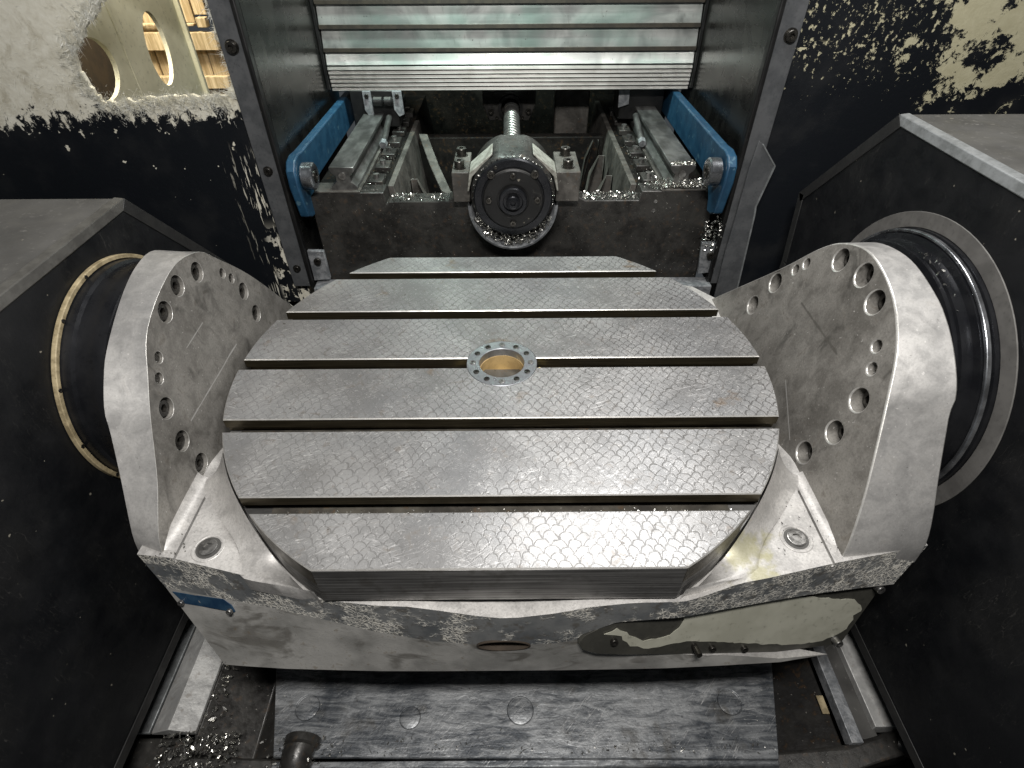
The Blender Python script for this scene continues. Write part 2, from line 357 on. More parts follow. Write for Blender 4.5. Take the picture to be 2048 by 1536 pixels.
# ------------------------------------------------------------------ mesh helpers
class G:
    def __init__(s): s.v = []; s.f = []; s.mi = []
    def add(s, vs, fs, mi=0):
        o = len(s.v); s.v += [tuple(p) for p in vs]
        for f in fs: s.f.append([i+o for i in f]); s.mi.append(mi)
        return s
    def box(s, x0, x1, y0, y1, z0, z1, mi=0):
        return s.loft([[(x0, y0, z0), (x1, y0, z0), (x1, y1, z0), (x0, y1, z0)], [(x0, y0, z1), (x1, y0, z1), (x1, y1, z1), (x0, y1, z1)]], mi=mi)
    def loft(s, loops, cap0=True, cap1=True, mi=0, mis=None, closed=True):
        n = len(loops[0]); o = len(s.v)
        for l in loops: s.v += [tuple(p) for p in l]
        for k in range(len(loops)-1):
            for i in range(n if closed else n-1):
                j = (i+1) % n
                s.f.append([o+k*n+i, o+k*n+j, o+(k+1)*n+j, o+(k+1)*n+i]); s.mi.append(mis[k] if mis else mi)
        if cap0: s.f.append([o+i for i in range(n)][::-1]); s.mi.append(mi)
        if cap1: s.f.append([o+(len(loops)-1)*n+i for i in range(n)]); s.mi.append(mi)
        return s
    def prism(s, poly, off, mi=0):
        off = Vector(off)
        return s.loft([poly, [Vector(p)+off for p in poly]], mi=mi)
    def lathe(s, o, ax, prof, n=48, mi=0, a0=0, a1=None):
        o = Vector(o); ax = Vector(ax).normalized()
        u = ax.orthogonal().normalized(); v = ax.cross(u)
        if a1 is None:
            loops = [[o+ax*h+(u*math.cos(2*math.pi*i/n)+v*math.sin(2*math.pi*i/n))*r for i in range(n)] for r, h in prof]
        return s.loft(loops, prof[0][0] > 1e-6, prof[-1][0] > 1e-6, mi)
    def annulus(s, o, ax, r0, r1, h0, h1, n=64, mi=0):
        o = Vector(o); ax = Vector(ax).normalized(); u = ax.orthogonal().normalized(); v = ax.cross(u)
        def L(r, h): return [o+ax*h+(u*math.cos(2*math.pi*i/n)+v*math.sin(2*math.pi*i/n))*r for i in range(n)]
        return s.loft([L(r0, h0), L(r1, h0), L(r1, h1), L(r0, h1), L(r0, h0)], False, False, mi)
    def cyl(s, a, b, r, n=24, mi=0, r2=None):
        a = Vector(a); b = Vector(b); d = b-a
        return s.lathe(a, d, [(r, 0), (r2 if r2 is not None else r, d.length)], n, mi)
    def tube(s, pts, r, n=8, mi=0):
        pts = [Vector(p) for p in pts]; loops = []
        for i, p in enumerate(pts):
            t = (pts[min(i+1, len(pts)-1)]-pts[max(i-1, 0)]).normalized()
            u = t.orthogonal().normalized() if i == 0 else (u-t*u.dot(t)).normalized()
            w_ = t.cross(u)
            loops.append([p+(u*math.cos(2*math.pi*k/n)+w_*math.sin(2*math.pi*k/n))*r for k in range(n)])
        return s.loft(loops, mi=mi)
    def mesh(s, name, loc=(0, 0, 0)):
        me = bpy.data.meshes.new(name)
        me.from_pydata([Vector(p)*S-Vector(loc) for p in s.v], [], s.f)
        me.polygons.foreach_set('material_index', s.mi); me.update()
        bm = bmesh.new(); bm.from_mesh(me)
        bmesh.ops.remove_doubles(bm, verts=bm.verts, dist=1e-7)
        bmesh.ops.recalc_face_normals(bm, faces=bm.faces); bm.to_mesh(me); bm.free()
        return me
def finish(o, smooth=35, bevel=0., seg=2, ang=40):
    me = o.data
    for p in me.polygons: p.use_smooth = True
    if smooth: me.set_sharp_from_angle(angle=R_(smooth))
    if bevel:
        b = o.modifiers.new('bevel', 'BEVEL'); b.width = bevel*S; b.segments = seg; b.limit_method = 'ANGLE'; b.angle_limit = R_(ang)
        b.harden_normals = False; b.use_clamp_overlap = True
def wloc(o): return o.location + (wloc(o.parent) if o.parent else Vector())
def build(g, name, mats, parent=None, base=(0, 0, 0), label=None, cat=None, group=None, kind=None, bevel=0., smooth=35, seg=2, ang=40, cut=None, bmat=None):
    loc = wloc(parent) if parent else Vector(base)*S
    me = g.mesh(name, loc); o = bpy.data.objects.new(name, me); col.objects.link(o)
    for m in (mats if isinstance(mats, (list, tuple)) else [mats]): me.materials.append(MAT[m])
    if parent: o.parent = parent
    else: o.location = loc
    if cut is not None: boolean(o, cut)
    finish(o, smooth, bevel, seg, ang)
    if bmat is not None: o.modifiers['bevel'].material = bmat
    tag(o, label, cat, group, kind)
    return o
def boolean(o, cg):
    cm = cg.mesh('cutter', wloc(o))
    c = bpy.data.objects.new('cutter', cm); col.objects.link(c)
    c.location = wloc(o)
    md = o.modifiers.new('cut', 'BOOLEAN'); md.operation = 'DIFFERENCE'; md.solver = 'EXACT'; md.object = c; md.use_self = True
    bpy.context.view_layer.update()
    dg = bpy.context.evaluated_depsgraph_get()
    me = bpy.data.meshes.new_from_object(o.evaluated_get(dg))
    o.modifiers.remove(md); old = o.data; o.data = me; bpy.data.meshes.remove(old)
    bpy.data.objects.remove(c); bpy.data.meshes.remove(cm)
def tag(o, label=None, cat=None, group=None, kind=None):
    for k, v in (('label', label), ('category', cat), ('group', group), ('kind', kind)):
        if v: o[k] = v
def thing(name, base, label, cat, group=None):
    o = bpy.data.objects.new(name, None); col.objects.link(o); o.empty_display_size = .02
    o.location = Vector(base)*S; tag(o, label, cat, group); return o
bpy_update = bpy.context.view_layer.update
# shared socket screw head: unit radius, axis +z, seated at z=0
def screw_mesh(name, h=.9, hexr=.52, dep=.6):
    g = G(); n = 24; k = 6
    def c(r, z, m=n): return [(r*math.cos(2*math.pi*i/m), r*math.sin(2*math.pi*i/m), z) for i in range(m)]
    def hx(r, z): 
        out = []
        for i in range(n):
            a = 2*math.pi*i/n; q = (a % (math.pi/3))-math.pi/6; rr = r*math.cos(math.pi/6)/math.cos(q)
            out.append((rr*math.cos(a), rr*math.sin(a), z))
        return out
    g.loft([c(1, 0), c(1, h-.1), c(.92, h), hx(hexr, h), hx(hexr, h-dep)], True, True)
    me = bpy.data.meshes.new(name); me.from_pydata(g.v, [], g.f); me.update()
    bm = bmesh.new(); bm.from_mesh(me); bmesh.ops.recalc_face_normals(bm, faces=bm.faces); bm.to_mesh(me); bm.free()
    for p in me.polygons: p.use_smooth = True
    me.set_sharp_from_angle(angle=R_(35))
    return me
SCREW = {}
def screw(parent, pos, d, r, mat='screw', name='socket_screw', rot=0., h=1.):
    if mat not in SCREW:
        SCREW[mat] = screw_mesh('socket_screw'); SCREW[mat].materials.append(MAT[mat])
    o = bpy.data.objects.new(name, SCREW[mat]); col.objects.link(o); o.parent = parent
    q = Vector(d).to_track_quat('Z', 'Y').to_matrix() @ Matrix.Rotation(rot, 3, 'Z')
    o.matrix_local = Matrix.LocRotScale(Vector(pos)*S-wloc(parent), q.to_quaternion(), Vector((r*S, r*S, r*S*h)))
    return o
def crom(P, n):
    """resample a polyline through P with Catmull-Rom, n points evenly by length"""
    Q = []; P = [Vector(p) for p in P]
    for i in range(len(P)-1):
        a, b, c, d = P[max(i-1, 0)], P[i], P[i+1], P[min(i+2, len(P)-1)]
        for k in range(16):
            t = k/16
            Q.append(.5*((2*b)+(c-a)*t+(2*a-5*b+4*c-d)*t*t+(3*b-a-3*c+d)*t**3))
    Q.append(P[-1])
    L = [0]
    for i in range(1, len(Q)): L.append(L[-1]+(Q[i]-Q[i-1]).length)
    out = []; j = 0
    for k in range(n):
        s_ = L[-1]*k/(n-1)
        while j < len(Q)-2 and L[j+1] < s_: j += 1
        t = (s_-L[j])/max(L[j+1]-L[j], 1e-9); out.append(Q[j].lerp(Q[j+1], min(max(t, 0), 1)))
    return out
def chips(name, label, n, fn, size=.03, mat='chip', seed=1):
    rd = random.Random(seed); g = G()
    for _ in range(n):
        p, nrm = fn(rd); p = Vector(p); nrm = Vector(nrm)
        s_ = size*rd.uniform(.35, 1.3)
        a = Vector((rd.gauss(0, 1), rd.gauss(0, 1), rd.gauss(0, 1))).normalized(); b = a.cross(Vector((rd.gauss(0, 1), rd.gauss(0, 1), rd.gauss(0, 1)))).normalized()
        c = a.cross(b)*.35
        p = p+nrm*s_*.45
        k = rd.uniform(.25, .6)
        q = [p-a*s_*.5, p-a*s_*.3+b*s_*k, p+a*s_*.4+b*s_*k*.7+c*s_, p+a*s_*.6+c*s_*1.2, p+c*s_*.25-b*s_*.12]
        g.add(q, [(0, 1, 4), (1, 2, 4), (2, 3, 4)])
    me = g.mesh(name); o = bpy.data.objects.new(name, me); col.objects.link(o); me.materials.append(MAT[mat])
    tag(o, label, 'metal chips', None, 'stuff'); return o

AXY, AXZ = -.2, .13           # tilting axis (parallel to x)

# ================================================================== SETTING
# back enclosure walls
LO = [(-4.72, 3.45), (-4.93, 3.15), (-5.37, 2.78), (-5.59, 2.56), (-5.64, 2.38), (-5.6, 2.2), (-5.51, 1.99), (-5.2, 2.0), (-4.83, 2.03), (-4.5, 2.06), (-4.27, 2.07), (-4.0, 2.06), (-3.75, 2.07), (-3.63, 2.31), (-3.65, 2.55), (-3.66, 2.88), (-3.66, 3.14), (-3.64, 3.9), (-4.72, 3.9)]
rr = random.Random(3)
edge = []
for i in range(len(LO)):
    a, b = Vector((*LO[i], 0)), Vector((*LO[(i+1) % len(LO)], 0)); k = max(2, int((b-a).length/.05))
    for j in range(k):
        p = a.lerp(b, j/k); edge.append((p.x+rr.uniform(-.025, .025), p.y+rr.uniform(-.03, .03)))
wall = G().box(-9.5, -3.42, 3.31, 3.37, -3.6, 7.5)
build(wall, 'wall_left', 'peel_l', kind='structure', cut=G().prism([(x, 3.1, z) for x, z in edge], (0, .6, 0)), base=(-6, 3.3, -3.6))
build(G().box(3.7, 9.5, 3.31, 3.37, -3.6, 4.6), 'wall_right', 'peel_r', kind='structure', base=(6, 3.3, -3.6))
# side sheets behind the door jambs
build(G().box(-3.26, -3.23, 3.27, 6.9, -.9, 4.6), 'sheet_wall_left', 'sheet', kind='structure', base=(-3.25, 5, -.9))
build(G().box(3.49, 3.52, 3.27, 6.9, -.9, 4.6), 'sheet_wall_right', 'sheet', kind='structure', base=(3.5, 5, -.9))
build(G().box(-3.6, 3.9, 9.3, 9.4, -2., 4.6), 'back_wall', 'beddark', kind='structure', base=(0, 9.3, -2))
# floor pan far below and the dark sump sides
build(G().box(-9.5, 9.5, -8, 9.3, -4.5, -4.4), 'sump_floor', 'beddark', kind='structure', base=(0, 0, -4.5))

# ---------------------------------------------------- what shows through the torn window
cp = thing('cream_sheet', (-5.8, 5, 0), 'cream sheet with two round holes seen through the torn window', 'sheet')
def ell(c, a, b, n=28): return [(-5.86, c[0]+a[0]*math.cos(2*math.pi*i/n)+b[0]*math.sin(2*math.pi*i/n), c[1]+a[1]*math.cos(2*math.pi*i/n)+b[1]*math.sin(2*math.pi*i/n)) for i in range(n)]
h1 = ell((3.93, 2.25), (.05, .40), (.47, -.04)); h2 = ell((5.70, 2.19), (.20, .47), (.27, -.25))
build(G().box(-5.85, -5.78, 3.42, 6.72, .4, 4.4), 'panel', 'cream', cp, cut=G().prism(h1, (.2, 0, 0)).prism(h2, (.2, 0, 0)))
build(G().box(-5.86, -5.70, 6.724, 6.80, .4, 4.4), 'edge_fold', 'cream', cp, bevel=.01)
build(G().box(-5.775, -5.765, 4.72, 4.80, .4, 4.4), 'seam', 'cream', cp)
cr = thing('wooden_crate', (-6, 7.6, 0), 'pale wooden crate of boards and battens seen through the torn window', 'crate')
for i, (x0, x1, z0, z1, dy) in enumerate([(-8.2, -6.95, .3, 4.4, 0), (-6.93, -6.35, .3, 4.4, .02), (-6.33, -5.92, .3, 2.02, .03), (-6.33, -5.92, 2.3, 4.4, -.02), (-5.90, -5.56, .3, 2.0, .03), (-5.90, -5.66, 2.42, 4.4, .0), (-5.54, -5.30, .3, 4.4, -.08)]):
    build(G().box(x0, x1, 7.6+dy, 7.68+dy, z0, z1), 'board', 'wood', cr, bevel=.008)
for x0, x1, z0, z1 in [(-8.2, -5.56, 1.86, 2.16), (-8.2, -5.56, 1.18, 1.40), (-8.2, -5.9, 2.26, 2.30)]:
    build(G().box(x0, x1, 7.42, 7.57, z0, z1), 'batten', 'wood', cr, bevel=.008)
build(G().box(-5.82, -5.64, 7.40, 7.56, 2.24, 2.40), 'block', 'wood', cr, bevel=.01)
build(G().box(-7.6, -7.5, 3.6, 7.0, .5, 4.4), 'cabinet_panel', 'darkin', base=(-7.55, 5, .5), label='dark brown surface seen inside the cream sheet\'s left hole', cat='panel')

# frayed glass fibre round the opening
g = G(); rd = random.Random(5)
def strand(p, d, L, wd):
    d = Vector(d).normalized(); sdir = d.cross(Vector((0, 1, 0))).normalized()*wd
    b = Vector((rd.gauss(0, .25), rd.gauss(-.3, .3), rd.gauss(-.1, .3)))*L*.5
    p = Vector(p); m_ = p+d*L*.5+b*.3; e = p+d*L+b
    g.add([p-sdir, p+sdir, m_+sdir*.6, m_-sdir*.6, e], [(0, 1, 2, 3), (3, 2, 4)])
E_ = [Vector((x, 0, z)) for x, z in edge]; cx = sum((p.x for p in E_))/len(E_); cz = sum((p.z for p in E_))/len(E_)
for i, p in enumerate(E_):
    if p.z > 3.5: continue
    q = E_[(i+1) % len(E_)]
    t = (q-p); inn = Vector((-t.z, 0, t.x)); inn = inn if inn.dot(Vector((cx, 0, cz))-p) > 0 else -inn
    inn.normalize()
    dens = 60 if p.z < 2.12 else (42 if p.x < -4.6 else 18)
    for k in range(dens):
        u_ = rd.random(); b = p.lerp(q, u_)-inn*abs(rd.gauss(0, .10))
        dirv = inn+Vector((rd.gauss(0, .55), -.2, rd.gauss(.15, .45)))
        strand((b.x, 3.305-rd.random()*.05, b.z), dirv, rd.uniform(.03, .11)*(1.8 if rd.random() < .08 else 1), .0026)
for k in range(1100):   # matted fibres on the bared sheet below and left of the opening
    x = rd.uniform(-7.2, -3.75); z = 1.96+rd.gauss(0, .09) if x > -5.5 else 1.8+abs(rd.gauss(0, .7))
    strand((x, 3.305, z), (rd.gauss(0, 1), -.12, rd.gauss(-.2, .8)), rd.uniform(.03, .09), .0018)
me = g.mesh('frayed_fibre'); o = bpy.data.objects.new('frayed_fibre', me); col.objects.link(o); me.materials.append(MAT['fibre'])
tag(o, 'white frayed glass fibre fringing the torn window', 'fibre', None, 'stuff')

# ================================================================== DOOR JAMB STRIPS
for sx, x0, x1, lab, bolts in ((-1, -3.60, -3.30, 'dark grey bolted trim strip beside the torn window', [(-3.45, 2.66, .07), (-3.46, 1.07, .055), (-3.46, -.55, .05)]),
                              (1, 3.52, 3.83, 'dark grey bolted trim strip beside the flaked right wall', [(3.71, 2.75, .07), (3.68, 1.25, .02)])):
    t = thing('trim_strip', ((x0+x1)/2, 3.2, -.9), lab, 'trim strip', 'trim strips beside the shutter opening')
    tp = build(G().box(x0, x1, 3.20, 3.265, -.9, 4.6), 'plate', 'strip', t, bevel=.012)
    a, b = (x1+.005, x1+.075) if sx < 0 else (x0-.075, x0-.005)
    build(G().box(a, b, 3.12, 3.262, -.9, 4.6), 'seal_lip', 'seal', t, bevel=.02)
    for bx, bz, r in bolts:
        if r > .04: build(G().annulus((bx, 3.199, bz), (0, -1, 0), r*.75, r*1.25, 0, .012, 24), 'washer', 'screw', tp)
        screw(tp, (bx, 3.20, bz), (0, -1, 0), r, 'screw')
t = thing('bent_metal_strip', (3.8, 3.1, -1.2), 'bent thin metal strip standing loose beside the right blue arm', 'metal strip')
poly = [(3.63, 1.50), (3.70, 1.45), (3.96, 1.15), (3.86, .54), (3.88, .40), (3.92, -.21), (3.99, -1.3), (3.62, -1.3), (3.59, -.21), (3.60, .47), (3.60, 1.08)]
build(G().prism([(x, 3.06, z) for x, z in poly], (0, .025, 0)), 'plate', 'strip', t, bevel=.004)
build(G().loft([[(a.x-.012, 3.05, a.z), (a.x+.012, 3.05, a.z), (a.x+.012, 3.095, a.z), (a.x-.012, 3.095, a.z)] for a in [Vector((p[0], 0, p[1])) for p in poly[1:7]]]), 'bare_edge', 'edgelight', t)

# ================================================================== SHUTTER
sh = thing('telescopic_shutter', (0, 6.3, 1.4), 'stainless telescopic shutter of horizontal slats above the ball screw', 'shutter')
zs = [1.83, 2.075, 2.425, 2.78, 3.14, 3.5, 3.86, 4.22]
XL, XR = -3.16, 3.42
for i in range(len(zs)-1):
    z0, z1 = zs[i], zs[i+1]
    pr = [(6.20, z0+.012), (6.205, z0), (6.33, z0), (6.33, z0+.05), (6.26, z0+.055), (6.31, z1+.06), (6.285, z1+.06)]
    build(G().loft([[(x, y, z) for y, z in pr] for x in (XL, XR)]), 'slat', 'shutter', sh, bevel=.006)
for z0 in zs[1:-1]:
    build(G().box(XL, XR, 6.175, 6.20, z0-.035, z0+.03), 'slat_bar', 'lip', sh, bevel=.004)  # dark bar added over each slat joint to give the dark band
for i in range(6):
    z0 = 1.40+i*.07; yb = 6.24-.012*i
    build(G().loft([[(x, y, z) for y, z in [(yb, z0+.01), (yb+.02, z0), (6.33, z0), (6.33, z0+.05), (yb+.018, z0+.064)]] for x in (XL, XR)]), 'lip', 'ridge', sh, bevel=.006)
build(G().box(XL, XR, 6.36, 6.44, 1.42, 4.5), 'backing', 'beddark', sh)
for x in (XL-.035, XR+.035):
    build(G().box(x-.022, x+.022, 6.15, 6.34, 1.45, 4.5), 'edge_seal', 'seal', sh)

# ================================================================== MACHINE BED
bd = thing('machine_bed', (0, 3.4, -1.6), 'oily cast machine bed carrying the guide rails behind the table', 'machine bed')
fr = [(-3.02, -1.5), (-3.02, .58), (-2.95, .65), (-1.86, .65), (-1.84, .45), (-1.80, .50), (-.86, .50), (-.78, .56), (1.18, .56), (1.30, .50), (2.14, .50), (2.17, .65), (3.28, .65), (3.34, .58), (3.34, -1.5)]
build(G().prism([(x, 3.40, z) for x, z in fr], (0, .34, 0)), 'cross_beam', 'bed', bd, bevel=.015)
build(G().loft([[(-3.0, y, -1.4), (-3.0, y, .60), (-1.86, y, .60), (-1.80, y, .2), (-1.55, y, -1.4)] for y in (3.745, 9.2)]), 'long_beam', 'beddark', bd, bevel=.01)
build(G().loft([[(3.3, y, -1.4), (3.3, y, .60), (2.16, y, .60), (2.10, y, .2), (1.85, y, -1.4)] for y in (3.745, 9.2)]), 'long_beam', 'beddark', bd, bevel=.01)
# light inner ribs that slope down into the hollow
build(G().loft([[(-1.855, y, .62), (-1.76, y, .62), (-1.60, y, -.7), (-1.78, y, -.7)] for y in (3.75, 5.2, 7.2)]), 'rib', 'bedlight', bd, bevel=.01)
build(G().loft([[(2.155, y, .62), (2.06, y, .62), (1.90, y, -.7), (2.05, y, -.7)] for y in (3.75, 5.2, 8.6)]), 'rib', 'bedlight', bd, bevel=.01)
for sx, x0, ys in ((-1, -1.5, (4.3,)), (1, 1.8, (4.4, 5.4, 6.3))):
    for y in ys:
        build(G().loft([[(x0+(.28 if sx < 0 else -.28), y, -.9), (x0+(.16 if sx < 0 else -.16), y+.05, .1), (x0-sx*.02, y+.1, .45)], [(x0+(.28 if sx < 0 else -.28), y+.34, -.9), (x0+(.16 if sx < 0 else -.16), y+.3, .1), (x0-sx*.02, y+.2, .45)], [(x0+sx*.1, y+.34, -.9), (x0+sx*.1, y+.3, .1), (x0+sx*.1, y+.2, .45)], [(x0+sx*.1, y, -.9), (x0+sx*.1, y+.05, .1), (x0+sx*.1, y+.1, .45)]], False, False), 'web', 'bedlight', bd, bevel=.02, smooth=60)
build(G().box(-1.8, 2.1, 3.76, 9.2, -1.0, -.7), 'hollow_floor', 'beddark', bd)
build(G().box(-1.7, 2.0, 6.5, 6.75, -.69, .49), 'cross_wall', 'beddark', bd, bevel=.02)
build(G().box(1.05, 1.75, 7.2, 7.5, .3, 1.35), 'column', 'bedlight', bd, bevel=.03)
for x0, x1 in ((-2.98, -2.12), (2.42, 3.26)):
    build(G().box(x0+.05, x1-.1, 3.385, 3.75, .651, .675), 'scraped_pad', 'bedlight', bd, bevel=.004)
for x, z in ((2.41, .48), (2.40, .33)):
    build(G().lathe((x, 3.399, z), (0, -1, 0), [(.03, 0), (.03, .006), (.018, .008), (.012, .004)], 16), 'plug', 'brightscrew', bd)
# bolted clamp bars beside the rails
for x0, x1 in ((-2.16, -1.92), (2.24, 2.46)):
    for k in range(7):
        y = 3.72+k*.62
        build(G().box(x0, x1, y, y+.34, .602, .70), 'clamp_bar', 'bed', bd, bevel=.012)
        build(G().cyl(((x0+x1)/2, y+.17, .70), ((x0+x1)/2, y+.17, .76), .05, 12), 'stud', 'brightscrew', bd)

# guide rails (dovetail waist section) and carriages
for xc, zt, y1, lab in ((-2.46, 1.02, 8.8, 'left linear guide rail with cleaner cap, beside the left blue arm'), (2.76, 1.02, 8.8, 'right linear guide rail with chips on its end, beside the right blue arm')):
    t = thing('guide_rail', (xc, 3.45, .62), lab, 'guide rail', 'guide rails on the machine bed')
    pr = [(-.20, .62), (.20, .62), (.20, .72), (.11, .80), (.11, .88), (.19, .96), (.19, 1.02), (-.19, 1.02), (-.19, .96), (-.11, .88), (-.11, .80), (-.20, .72)]
    build(G().loft([[(xc+a, y, b) for a, b in pr] for y in (3.46, y1)]), 'rail', 'rail', t, bevel=.006)
    build(G().cyl((xc, 3.458, .89), (xc, 3.44, .89), .055, 20), 'end_plug', 'brightscrew', t)
    build(G().box(xc-.24, xc+.24, 3.46, 5.9, .60, .66), 'rail_seat', 'bedlight', t, bevel=.004)
t = thing('guide_carriage', (-2.3, 6.2, .7), 'dark guide carriage on the left rail under the shutter', 'carriage', 'guide carriages under the shutter')
build(G().box(-2.85, -1.98, 6.22, 6.9, .78, 1.42), 'block', 'seal', t, bevel=.02)
for x0, x1 in ((-2.60, -2.45), (-2.05, -1.88)):
    build(G().loft([[(x0, y, 1.42), (x1, y, 1.42), (x1+.01, y, 1.02), ((x0+x1)/2, y, .98), (x0, y, 1.1)] for y in (6.16, 6.215)]), 'end_plate', 'tab', t, bevel=.006)
    screw(t, ((x0+x1)/2, 6.16, 1.34), (0, -1, 0), .04)
build(G().lathe((-2.2, 6.14, 1.25), (1, 0, 0), [(.06, -.22), (.08, -.2), (.08, -.05), (.05, -.03), (.08, 0), (.08, .12), (.05, .16)], 16), 'bellows', 'seal', t)
t = thing('guide_carriage', (2.76, 6.9, .7), 'dark guide carriage on the right rail under the shutter', 'carriage', 'guide carriages under the shutter')
build(G().box(2.25, 3.1, 6.6, 7.3, .78, 1.42), 'block', 'seal', t, bevel=.02)
build(G().loft([[(2.2, y, 1.45), (2.4, y, 1.45), (2.42, y, 1.08), (2.22, y, 1.02)] for y in (6.52, 6.58)]), 'end_plate', 'tab', t, bevel=.006)
for sx, x in ((-1, -2.16), (1, 2.50)):
    t = thing('lubrication_pipe', (x, 5.6, .7), 'short bright pipe beside the %s guide rail' % ('left' if sx < 0 else 'right'), 'pipe')
    build(G().cyl((x, 5.35, .78), (x, 6.15, .98), .055, 14), 'tube', 'rail', t)
    build(G().cyl((x, 5.25, .755), (x, 5.36, .783), .07, 6), 'nut', 'tab', t)
# loose scraper lying in the left hollow
t = thing('scraper_blade', (-1.2, 4.6, .3), 'bent grey scraper strip lying in the left bed hollow', 'metal strip')
build(G().loft([[(a, b, c), (a+.16, b-.02, c), (a+.16, b, c+.02), (a, b+.02, c+.02)] for a, b, c in ((-1.66, 6.3, .60), (-1.36, 5.3, .36), (-1.10, 4.6, .16), (-1.00, 4.45, .17), (-.92, 4.40, .12))]), 'blade', 'bedlight', t)

# ================================================================== BALL SCREW AND BEARING
BX, BZ = .155, .76
t = thing('ball_screw', (BX, 5.5, BZ), 'threaded ball screw running back from its bearing under the shutter', 'ball screw')
g = G(); n = 24; loops = []
pit = .15; turns = 22
Rr = .155
for k in range(turns*8+1):
    y = 3.95+pit*k/8
    loops.append([(BX+(Rr-.06*(.5+.5*math.sin(2*math.pi*(k/8-i/n)))**2)*math.cos(2*math.pi*i/n), y, BZ+.12+(Rr-.06*(.5+.5*math.sin(2*math.pi*(k/8-i/n)))**2)*math.sin(2*math.pi*i/n)) for i in range(n)])
g.loft(loops)
build(g, 'threaded_shaft', 'thread', t, smooth=60)
t = thing('ball_nut_bracket', (.11, 7.0, .6), 'dark bolted nut bracket at the far end of the ball screw', 'bracket')
pr = [(-.42, 1.5), (-.42, .95), (-.30, .66), (.52, .66), (.64, .95), (.64, 1.5)]
build(G().prism([(x, 7.0, z) for x, z in pr], (0, .4, 0)), 'plate', 'bed', t, bevel=.02, cut=G().cyl((.135, 6.9, .9), (.135, 7.2, .9), .2, 32))
build(G().annulus((.135, 6.999, .9), (0, -1, 0), .19, .25, 0, .05, 32), 'collar', 'seal', t)
for x, z in ((-.26, .84), (.50, .84), (-.2, 1.15), (.47, 1.15), (-.14, .72), (.38, .72)):
    screw(t, (x, 7.0, z), (0, -1, 0), .06 if abs(z-.84) < .1 else .035, 'screw')

bh = thing('screw_bearing_housing', (BX, 3.3, .1), 'round bearing housing with dark bolted flange at the front of the bed', 'bearing housing')
ro = .63
lo = []
for i in range(64):
    a = 2*math.pi*i/64; lo.append([BX+ro*math.cos(a), BZ-.03+ro*math.sin(a)])
zc = BZ+.56
body = []
for x, z in lo:
    dx = abs(x-BX)
    top = BZ+.57 if dx < .28 else BZ+.57-(dx-.28)*.75
    body.append((x, min(z, top)))
build(G().loft([[(BX+(x-BX)*k, y, BZ+(z-BZ)*k) for x, z in body] for y, k in ((3.02, .93), (3.08, 1.), (3.95, 1.))]), 'body', 'bed', bh, bevel=.01, bmat=None)
for sx in (-1, 1):
    build(G().loft([[(BX+sx*.30, y, BZ+.575), (BX+sx*.29, y, BZ+.555), (BX+sx*.60, y, BZ+.24), (BX+sx*.66, y, BZ+.02), (BX+sx*.685, y, BZ+.02), (BX+sx*.64, y, BZ+.30)] for y in (3.10, 3.55)]), 'white_shoulder', 'foam', bh, bevel=.01)
ofl = build(G().lathe((BX, 3.02, BZ-.03), (0, -1, 0), [(.585, 0), (.585, .05), (.565, .07), (.47, .075), (.455, .06), (.44, .06)], 64), 'flange', 'hub', bh)
build(G().lathe((BX, 2.96, BZ-.04), (0, -1, 0), [(.45, 0), (.45, .03), (.43, .045), (.24, .045), (.235, .03)], 64), 'flange_cover', 'seal', bh)
build(G().lathe((BX, 2.92, BZ-.04), (0, -1, 0), [(.21, 0), (.21, .07), (.195, .085), (.15, .085), (.14, .05), (.10, .05), (.10, .12), (.085, .13), (.04, .13), (.03, .10)], 48), 'lock_nut', 'hub', bh)
for a, r, rad in ((90, .36, .045), (-90, .36, .045), (180, .36, .045), (0, .36, .045), (50, .49, .058), (130, .49, .058), (118, .53, .025)):
    yy = 2.915 if r < .4 else 2.948
    screw(ofl, (BX+r*math.cos(R_(a)), yy, BZ-.035+r*math.sin(R_(a))), (0, -1, 0), rad, 'screw')
# half-round catch lip below the flange
g = G(); L1, L2 = [], []
arc = [R_(180+180*i/40) for i in range(41)]
def U(r, y, dz=0): return [(BX+r*math.cos(a), y, BZ-.16+dz+r*math.sin(a)*1.08) for a in arc]
g.loft([U(.63, 3.40), U(.68, 3.40), U(.68, 3.02), U(.645, 3.0), U(.63, 3.02), U(.63, 3.40)], False, False, closed=False)
build(g, 'catch_lip', 'tab', bh, smooth=50)
for sx, x0, x1 in ((-1, -.76, -.50), (1, .81, 1.17)):
    fb = build(G().box(x0, x1, 3.22, 4.1, .565, 1.02), 'foot_block', 'bedlight', bh, bevel=.012)
    for y in (3.42, 3.95):
        xx = (x0+x1)/2-(.02 if sx < 0 else -.0)
        build(G().annulus((xx, y, 1.021), (0, 0, 1), .05, .10, 0, .012, 20), 'washer', 'screw', fb)
        screw(fb, (xx, y, 1.03), (0, 0, 1), .078, 'screw', h=1.5)
build(G().box(.82, 1.16, 3.30, 3.39, .57, .592), 'shim', 'brass', bh)

